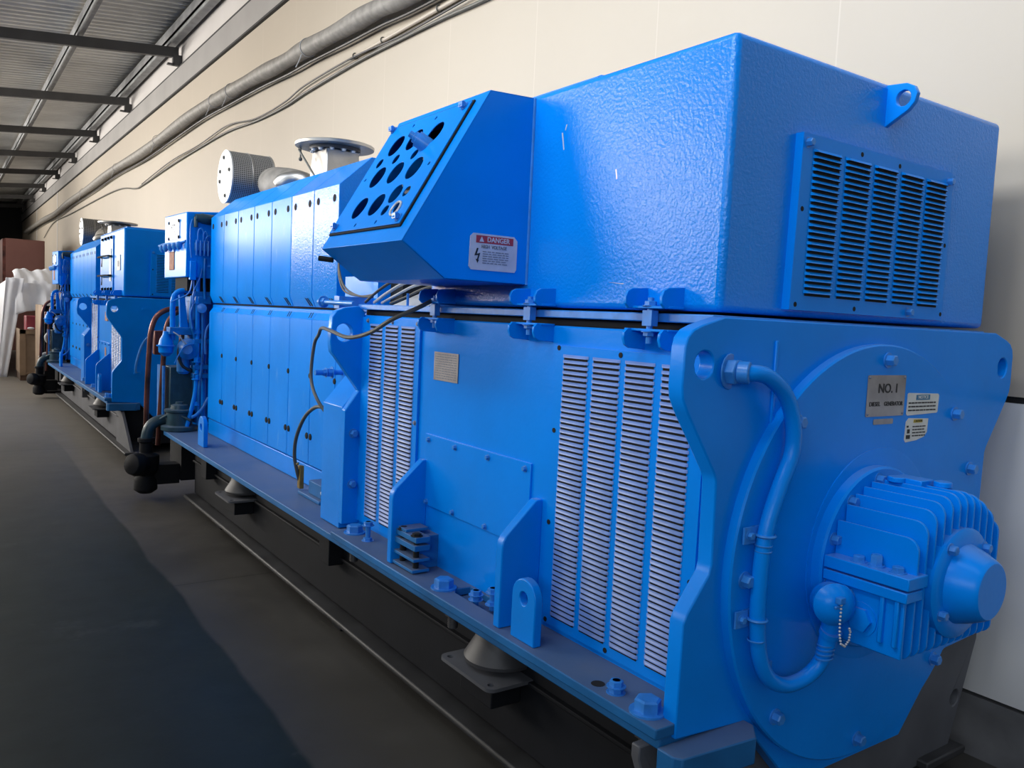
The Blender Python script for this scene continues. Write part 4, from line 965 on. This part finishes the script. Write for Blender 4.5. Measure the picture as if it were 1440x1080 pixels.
    b = MB(); b.lathe((1.70, 6.98, 1.45), (0, 0, 1), [(0, 0.03), (0.02, 0.045), (0.16, 0.045), (0.18, 0.03)], 18); b.build('governor_body', DBLUE, root)
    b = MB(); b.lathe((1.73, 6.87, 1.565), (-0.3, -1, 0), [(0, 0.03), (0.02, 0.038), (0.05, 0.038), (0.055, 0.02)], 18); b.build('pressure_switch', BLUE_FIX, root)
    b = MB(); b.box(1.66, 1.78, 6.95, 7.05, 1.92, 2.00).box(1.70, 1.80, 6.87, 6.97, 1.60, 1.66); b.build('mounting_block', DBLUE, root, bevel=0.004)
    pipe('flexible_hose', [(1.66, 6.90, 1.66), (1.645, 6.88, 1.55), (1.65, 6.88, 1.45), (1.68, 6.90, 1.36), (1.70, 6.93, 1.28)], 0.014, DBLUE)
    pipe('flexible_hose', [(1.60, 6.94, 1.32), (1.575, 6.93, 1.27), (1.57, 6.93, 1.18), (1.60, 6.93, 1.10), (1.66, 6.93, 1.06)], 0.012, BLKCAB)
    pipe('flexible_hose', [(1.74, 6.84, 1.96), (1.735, 6.84, 1.85), (1.74, 6.85, 1.74), (1.75, 6.86, 1.64)], 0.010, DBLUE)
    pipe('fuel_pipe', [(1.735, 6.88, 1.62), (1.74, 6.88, 1.35), (1.735, 6.88, 1.1), (1.72, 6.88, 0.9), (1.72, 6.9, 0.62)], 0.011, DBLUE)
    pipe('drain_pipe', [(1.46, 7.02, 0.66), (1.52, 6.98, 0.70), (1.58, 6.92, 0.70), (1.66, 6.88, 0.66)], 0.012, TEALD)
    for z_ in (0.78, 1.36, 1.60): MB().hexb((1.7065, 6.9, z_), (0, 0, 1), 0.024, 0.03).build('pipe_union', BLUE, root)
    # copper-brown shapes deep behind the pipes
    b = MB(); b.box(1.70, 1.78, 7.42, 7.50, 1.0, 1.85); b.build('red_column', REDPIPE, root)
    b = MB(); b.box(1.47, 1.58, 7.34, 7.42, 1.16, 1.36); b.build('red_flange', REDPIPE, root, bevel=0.01)
    # loose wires
    for pts in ([(1.66, 6.86, 1.79), (1.66, 6.85, 1.62), (1.64, 6.86, 1.52), (1.655, 6.86, 1.40)], [(1.65, 6.86, 1.79), (1.62, 6.85, 1.68), (1.53, 6.9, 1.62), (1.50, 6.9, 1.60)],
                [(1.52, 6.9, 1.37), (1.56, 6.88, 1.34), (1.60, 6.88, 1.29), (1.66, 6.88, 1.25)], [(1.67, 6.87, 1.28), (1.60, 6.86, 1.26), (1.56, 6.86, 1.20), (1.53, 6.88, 1.12)],
                [(1.72, 6.85, 1.88), (1.70, 6.84, 1.80), (1.66, 6.85, 1.70), (1.65, 6.85, 1.60)]):
        pipe('signal_wire', pts, 0.005, WHITECAB if pts[0][0] < 1.6 else BLUE_FIX, 6, 5)
    # elbow and suction valve hanging off the skid end
    pipe('suction_pipe', [(1.66, 7.1, 0.635), (1.56, 7.1, 0.64), (1.48, 7.1, 0.64), (1.42, 7.1, 0.615), (1.385, 7.1, 0.56), (1.37, 7.1, 0.46), (1.37, 7.1, 0.30)], 0.045, TEALD, 16)
    b = MB(); b.lathe((1.37, 7.1, 0.50), (0, 0, -1), [(0, 0.065), (0.03, 0.065), (0.035, 0.05), (0.12, 0.05), (0.14, 0.10), (0.26, 0.10), (0.30, 0.07), (0.34, 0.09), (0.42, 0.09), (0.45, 0.05)], 24)
    b.lathe((1.34, 7.0, 0.30), (-0.8, -0.5, 0.15), [(0, 0.06), (0.05, 0.09), (0.08, 0.095), (0.13, 0.08), (0.15, 0.03)], 20)
    b.box(1.40, 1.62, 7.05, 7.2, 0.12, 0.28); b.build('suction_valve', BLACK, root, bevel=0.004)
    b = MB(); b.box(1.62, 2.9, 7.0, 7.4, 0.15, 0.53); b.build('end_frame', BLACK, root)

    # ---- cables and junction box beside the engine
    if first:
        b = MB(); b.tube([(1.60, 2.86, 1.66), (1.50, 2.80, 1.625), (1.42, 2.86, 1.575), (1.40, 3.01, 1.518), (1.40, 3.215, 1.490), (1.42, 3.45, 1.508), (1.50, 3.76, 1.512), (1.54, 3.90, 1.475), (1.55, 3.98, 1.42), (1.55, 4.01, 1.255), (1.555, 3.93, 1.15), (1.60, 3.84, 1.05)], 0.0085, 10, 0, 8)
        b.build('control_cable', GREYCAB, root)
        b = MB(); b.tube([(1.60, 3.86, 1.08), (1.60, 3.96, 1.105), (1.60, 4.08, 1.09), (1.60, 4.22, 1.02), (1.60, 4.33, 0.90), (1.61, 4.38, 0.79), (1.63, 4.39, 0.70), (1.65, 4.40, 0.64)], 0.010, 10, 0, 8)
        b.build('earth_cable', GREYCAB, root)
        b = MB(); b.box(1.64, 1.665, 4.37, 4.41, 0.60, 0.73); b.tube([(1.64, 4.40, 0.74), (1.62, 4.36, 0.745), (1.61, 4.33, 0.75)], 0.008, 6, 0, 3); b.build('cable_tag', BRASS, root, bevel=0.004)
        b = MB(); b.box(1.64, 1.78, 4.08, 4.40, 0.569, 0.59); b.box(1.665, 1.775, 4.12, 4.30, 0.59, 0.665); jb = b.build('sensor_box', SHELF, root, bevel=0.005)
        b = MB(); b.cyl((1.675, 4.12, 0.625), (1.675, 4.07, 0.625), 0.014, 12); b.tube([(1.76, 4.28, 0.66), (1.76, 4.26, 0.74), (1.74, 4.17, 0.755), (1.73, 4.05, 0.70), (1.73, 4.0, 0.66)], 0.008, 8, 0, 5); b.build('box_gland', WHITECAB, jb)
        # wires spilling out between hood and engine
        rnd = random.Random(11)
        for k in range(9):
            x = 1.66 + 0.045 * k
            b = MB(); b.tube([(x, 2.90, 1.72), (x - 0.02, 3.02, 1.755 - 0.006 * k), (x - 0.04, 3.22, 1.745 - 0.01 * k), (x - 0.03, 3.42, 1.70 - 0.008 * k), (x - 0.03 + 0.02 * rnd.random(), 3.58, 1.645)], 0.005 + 0.003 * rnd.random(), 8, 0, 6)
            b.build('lead_wire', rnd.choice([GREYCAB, WHITECAB, BLUE_FIX, BLKCAB]), root)
        for k in range(2):
            b = MB(); b.tube([(1.66, 3.55, 1.67 + 0.01 * k), (1.68, 3.75, 1.675), (1.69, 3.95, 1.70 + 0.02 * k), (1.70, 4.05, 1.78 + 0.03 * k), (1.71, 4.08, 1.86)], 0.0055, 8, 0, 6); b.build('lead_wire', GREYCAB, root)
        b = MB(); b.hexa([(1.64, 2.98, 1.634), (2.0, 2.98, 1.634), (2.0, 3.50, 1.634), (1.64, 3.30, 1.634), (1.72, 2.98, 1.69), (2.1, 2.98, 1.75), (2.1, 3.50, 1.75), (1.72, 3.2, 1.69)]); b.build('terminal_cover', GALV, root, bevel=0.003)
        MB().cyl((1.62, 3.12, 1.60), (1.62, 3.12, 1.685), 0.006, 8).build('stud', BLUE_FIX, root)
        MB().box(1.85, 2.8, 3.62, 4.18, 1.60, 1.95).build('coupling_guard', DARK, root)
        MB().box(1.78, 1.86, 3.75, 4.15, 1.60, 1.78).build('guard_panel', BLUE, root)
        b = MB(); b.cyl((1.60, 3.62, 1.635), (1.60, 4.06, 1.640), 0.012, 12); b.hexb((1.60, 4.0, 1.64), (0, -1, 0), 0.022, 0.03); b.box(1.60, 1.78, 3.80, 3.86, 1.61, 1.67); b.build('cross_pipe', BLUE_FIX, root)
    ORG = Vector((0, 0, 0))

g1 = thing('diesel_generator', 'large blue diesel generator set in the foreground, finned motor and number plate on its end', 'generator', (2.3, 4.2, 0), 'blue diesel generator sets')
genset(g1, True)
g2 = thing('diesel_generator', 'farther blue diesel generator set behind the foreground one, white label beside its bolted side door', 'generator', (2.3, 4.2, 0), 'blue diesel generator sets', offset=(-0.08, 7.8, 0))
genset(g2, False)
ORG = Vector((0, 0, 0))

# ------------------------------------------------------------------ things at the far end of the hall
TARP = mat('white_tarpaulin', (0.84, 0.87, 0.95), 0.6, var=0.05, vscale=3, bump=0.15, bscale=8)
WOOD = mat('plain_crate_wood', (0.30, 0.21, 0.14), 0.65, var=0.25, vscale=3)
WOODD = mat('crate_skid_wood', (0.10, 0.055, 0.035), 0.7, var=0.2, vscale=6)
MAROON = mat('maroon_panel', (0.27, 0.12, 0.105), 0.55, var=0.1, vscale=1.5)
REDBOX = mat('red_case', (0.32, 0.04, 0.06), 0.5, var=0.1, vscale=4)

def drape(name, prof_fn, nu, nv, label=None, cat=None, parent=None):
    global ORG
    b = MB(); g = []
    for i in range(nu + 1):
        row = []
        for j in range(nv + 1): row.append(b.bm.verts.new(prof_fn(i / nu, j / nv)))
        g.append(row)
    for i in range(nu):
        for j in range(nv): b.bm.faces.new((g[i][j], g[i + 1][j], g[i + 1][j + 1], g[i][j + 1]))
    b._new(b.bm.faces[:], 0, True)
    o = b.build(name, TARP)
    md = o.modifiers.new('s', 'SOLIDIFY'); md.thickness = 0.012; md.offset = -1
    if parent: o.parent = parent
    else: single(o, label, cat)
    return o

# covered machine: crumpled sheet over a long body, hem reaching the floor
def tp(u_, v_):
    # u along the length (y 18.4 -> 27), v round the section from the left hem over the top to the right hem
    y = 18.93 + 8.0 * u_
    path = [(1.02, 0.02), (1.05, 0.7), (1.10, 1.45), (1.16, 1.75), (1.30, 1.90), (1.45, 2.02), (2.4, 2.05), (2.75, 1.95), (2.95, 1.4), (3.0, 0.6), (3.02, 0.02)]
    t = v_ * (len(path) - 1); k = min(int(t), len(path) - 2); q_ = t - k
    x = path[k][0] * (1 - q_) + path[k + 1][0] * q_; z = path[k][1] * (1 - q_) + path[k + 1][1] * q_
    fold = math.sin(u_ * 34 + 2 * math.sin(v_ * 9)) * 0.016 * (1.5 - min(z, 1.5)) + 0.02 * math.sin(u_ * 23 + v_ * 14)
    if v_ < 0.35: x += fold - 0.12 * max(0, 1.4 - z) * 0.5
    elif v_ > 0.65: x -= fold
    else: z += 0.05 * math.sin(u_ * 31 + v_ * 20) + 0.04 * math.sin(u_ * 12)
    if z > 1.7: z -= 0.10 * u_
    return (x, y + 0.02 * math.sin(v_ * 40), z)
tarp_root = thing('tarpaulin', 'white tarpaulin draped over a long hidden machine and a wooden crate at far left', 'tarpaulin', (1.9, 20, 0))
drape('main_sheet', tp, 90, 60, parent=tarp_root)
def tp2(u_, v_):
    # the sheet end hanging over the crate: v from the top edge down, u across x
    x = 1.17 + 1.2 * u_
    cr = 0.025 * math.sin(u_ * 17 + 5 * v_) + 0.015 * math.sin(u_ * 41 - 8 * v_)
    if v_ < 0.4:
        q_ = v_ / 0.4; y = 18.9 - 0.78 * q_; z = 2.12 - 0.27 * q_ ** 1.5 + cr - 0.10 * max(0, 0.15 - u_) * 4 * (1 - q_)
    else:
        q_ = (v_ - 0.4) / 0.6; drop = 0.50 + 0.7 * max(0, 0.16 - u_) + 0.04 * math.sin(u_ * 9)
        y = 18.12 - 0.08 * q_ + 0.04 * math.sin(u_ * 21 + 2) * q_ + cr; z = 1.85 - drop * q_
    return (x, y, z)
drape('sheet_end', tp2, 40, 24, parent=tarp_root)
def tp3(u_, v_):
    # long fold falling to the floor left of the crate
    z = 1.88 * (1 - v_) + 0.04
    x = 1.02 + 0.30 * u_ - (0.12 + 0.15 * u_) * v_; y = 18.08 + 0.014 * math.sin(u_ * 11 + v_) + 0.30 * v_ - 0.05 * u_
    return (x, y, z)
drape('hanging_fold', tp3, 24, 20, parent=tarp_root)
ORG = Vector((0, 0, 0))
# crate with open top front
t = thing('wooden_crate', 'tan wooden crate on dark feet below the white sheet, a red case inside', 'crate', (1.7, 18.4, 0))
b = MB(); b.box(1.27, 2.15, 17.98, 18.0, 0.14, 0.93); b.build('front_panel', WOOD, t, bevel=0.004)
b = MB(); b.box(1.235, 1.262, 17.98, 18.9, 0.14, 0.965); b.build('side_panel', WOOD, t, bevel=0.004)
for x in (1.235, 2.05): MB().box(x, x + 0.10, 17.95, 17.98, 0.10, 0.965).build('corner_post', WOOD, t, bevel=0.003)
b = MB(); b.box(1.235, 2.15, 17.95, 17.98, 0.88, 0.965).box(1.335, 2.05, 17.955, 17.98, 0.12, 0.16); b.build('rail', WOOD, t, bevel=0.003)
MB().box(1.262, 2.15, 18.0, 18.9, 0.88, 0.92).build('tray', WOOD, t)
for x in (1.245, 1.95): MB().box(x, x + 0.13, 17.97, 18.88, 0.0, 0.13).build('crate_foot', WOODD, t, bevel=0.003)
b = MB(); b.box(1.35, 2.03, 18.12, 18.60, 0.925, 1.22); b.build('red_case', REDBOX, t, bevel=0.02, label='red case inside the crate')
ORG = Vector((0, 0, 0))
for x in (1.42, 1.58):
    b = MB(); b.sphere((x, 18.0, 0.988), 0.05, 0, 12, (1.2, 0.8, 0.5)); single(b.build('packing_bag', TARP), 'small white bag on the crate front edge, %s of two' % ('left' if x < 1.5 else 'right'), 'bag', 'white bags on the crate edge')
b = MB(); b.box(1.46, 1.52, 16.2, 17.6, 0.0, 1.45); single(b.build('plywood_board', WOOD, bevel=0.003), 'tall narrow plywood board standing between the crate and the far generator', 'board')
# dark stand with hoses at the far generator's front end
t = thing('radiator_stand', 'dark open steel stand with pale hoses beyond the far generator set', 'stand', (1.5, 15.6, 0))
b = MB()
for x in (1.42, 1.86):
    for y in (15.55, 15.9): b.box(x, x + 0.04, y, y + 0.04, 0, 1.45)
b.box(1.42, 1.90, 15.55, 15.60, 1.40, 1.45).box(1.42, 1.90, 15.55, 15.60, 0.55, 0.60).box(1.42, 1.90, 15.55, 15.94, 0.0, 0.04).box(1.46, 1.88, 15.9, 15.92, 0.1, 1.4)
b.build('stand_frame', BLACK, t)
MB().box(1.50, 1.66, 15.45, 15.55, 0.62, 0.95).build('pump_box', TEALD, t, bevel=0.005)
MB().tube([(1.34, 15.4, 0.60), (1.40, 15.4, 0.66), (1.48, 15.4, 0.67), (1.62, 15.42, 0.66)], 0.03, 10, 0, 5).build('hose', WHITECAB, t)
MB().tube([(1.48, 15.5, 1.0), (1.44, 15.5, 0.94), (1.47, 15.5, 0.86), (1.55, 15.5, 0.84)], 0.03, 10, 0, 5).build('hose', WHITECAB, t)
MB().sphere((1.60, 15.45, 1.12), 0.07, 0, 14, (1, 1, 1.3)).build('filter_bowl', WHITECAB, t)
MB().tube([(1.36, 15.45, 0.55), (1.33, 15.4, 0.4), (1.31, 15.35, 0.2), (1.40, 15.35, 0.05)], 0.02, 8, 0, 5).build('hose', BLKCAB, t)
ORG = Vector((0, 0, 0))
# maroon container behind the covered machine
t = thing('maroon_container', 'maroon steel container standing behind the tarpaulin covered machine', 'container', (1.9, 28.5, 0))
b = MB(); b.box(1.56, 2.56, 28.0, 31.0, 0.0, 3.22); b.build('container_body', MAROON, t, bevel=0.02)
b = MB(); b.box(1.50, 1.58, 28.0, 31.0, 0.0, 3.20); b.build('corner_post', REDPIPE, t)
ORG = Vector((0, 0, 0))
b = MB(); b.box(0.9, 1.38, 30.0, 30.1, 0, 3.15); single(b.build('pale_partition', WALLUP), 'pale partition board at the left edge beside the maroon container', 'partition')
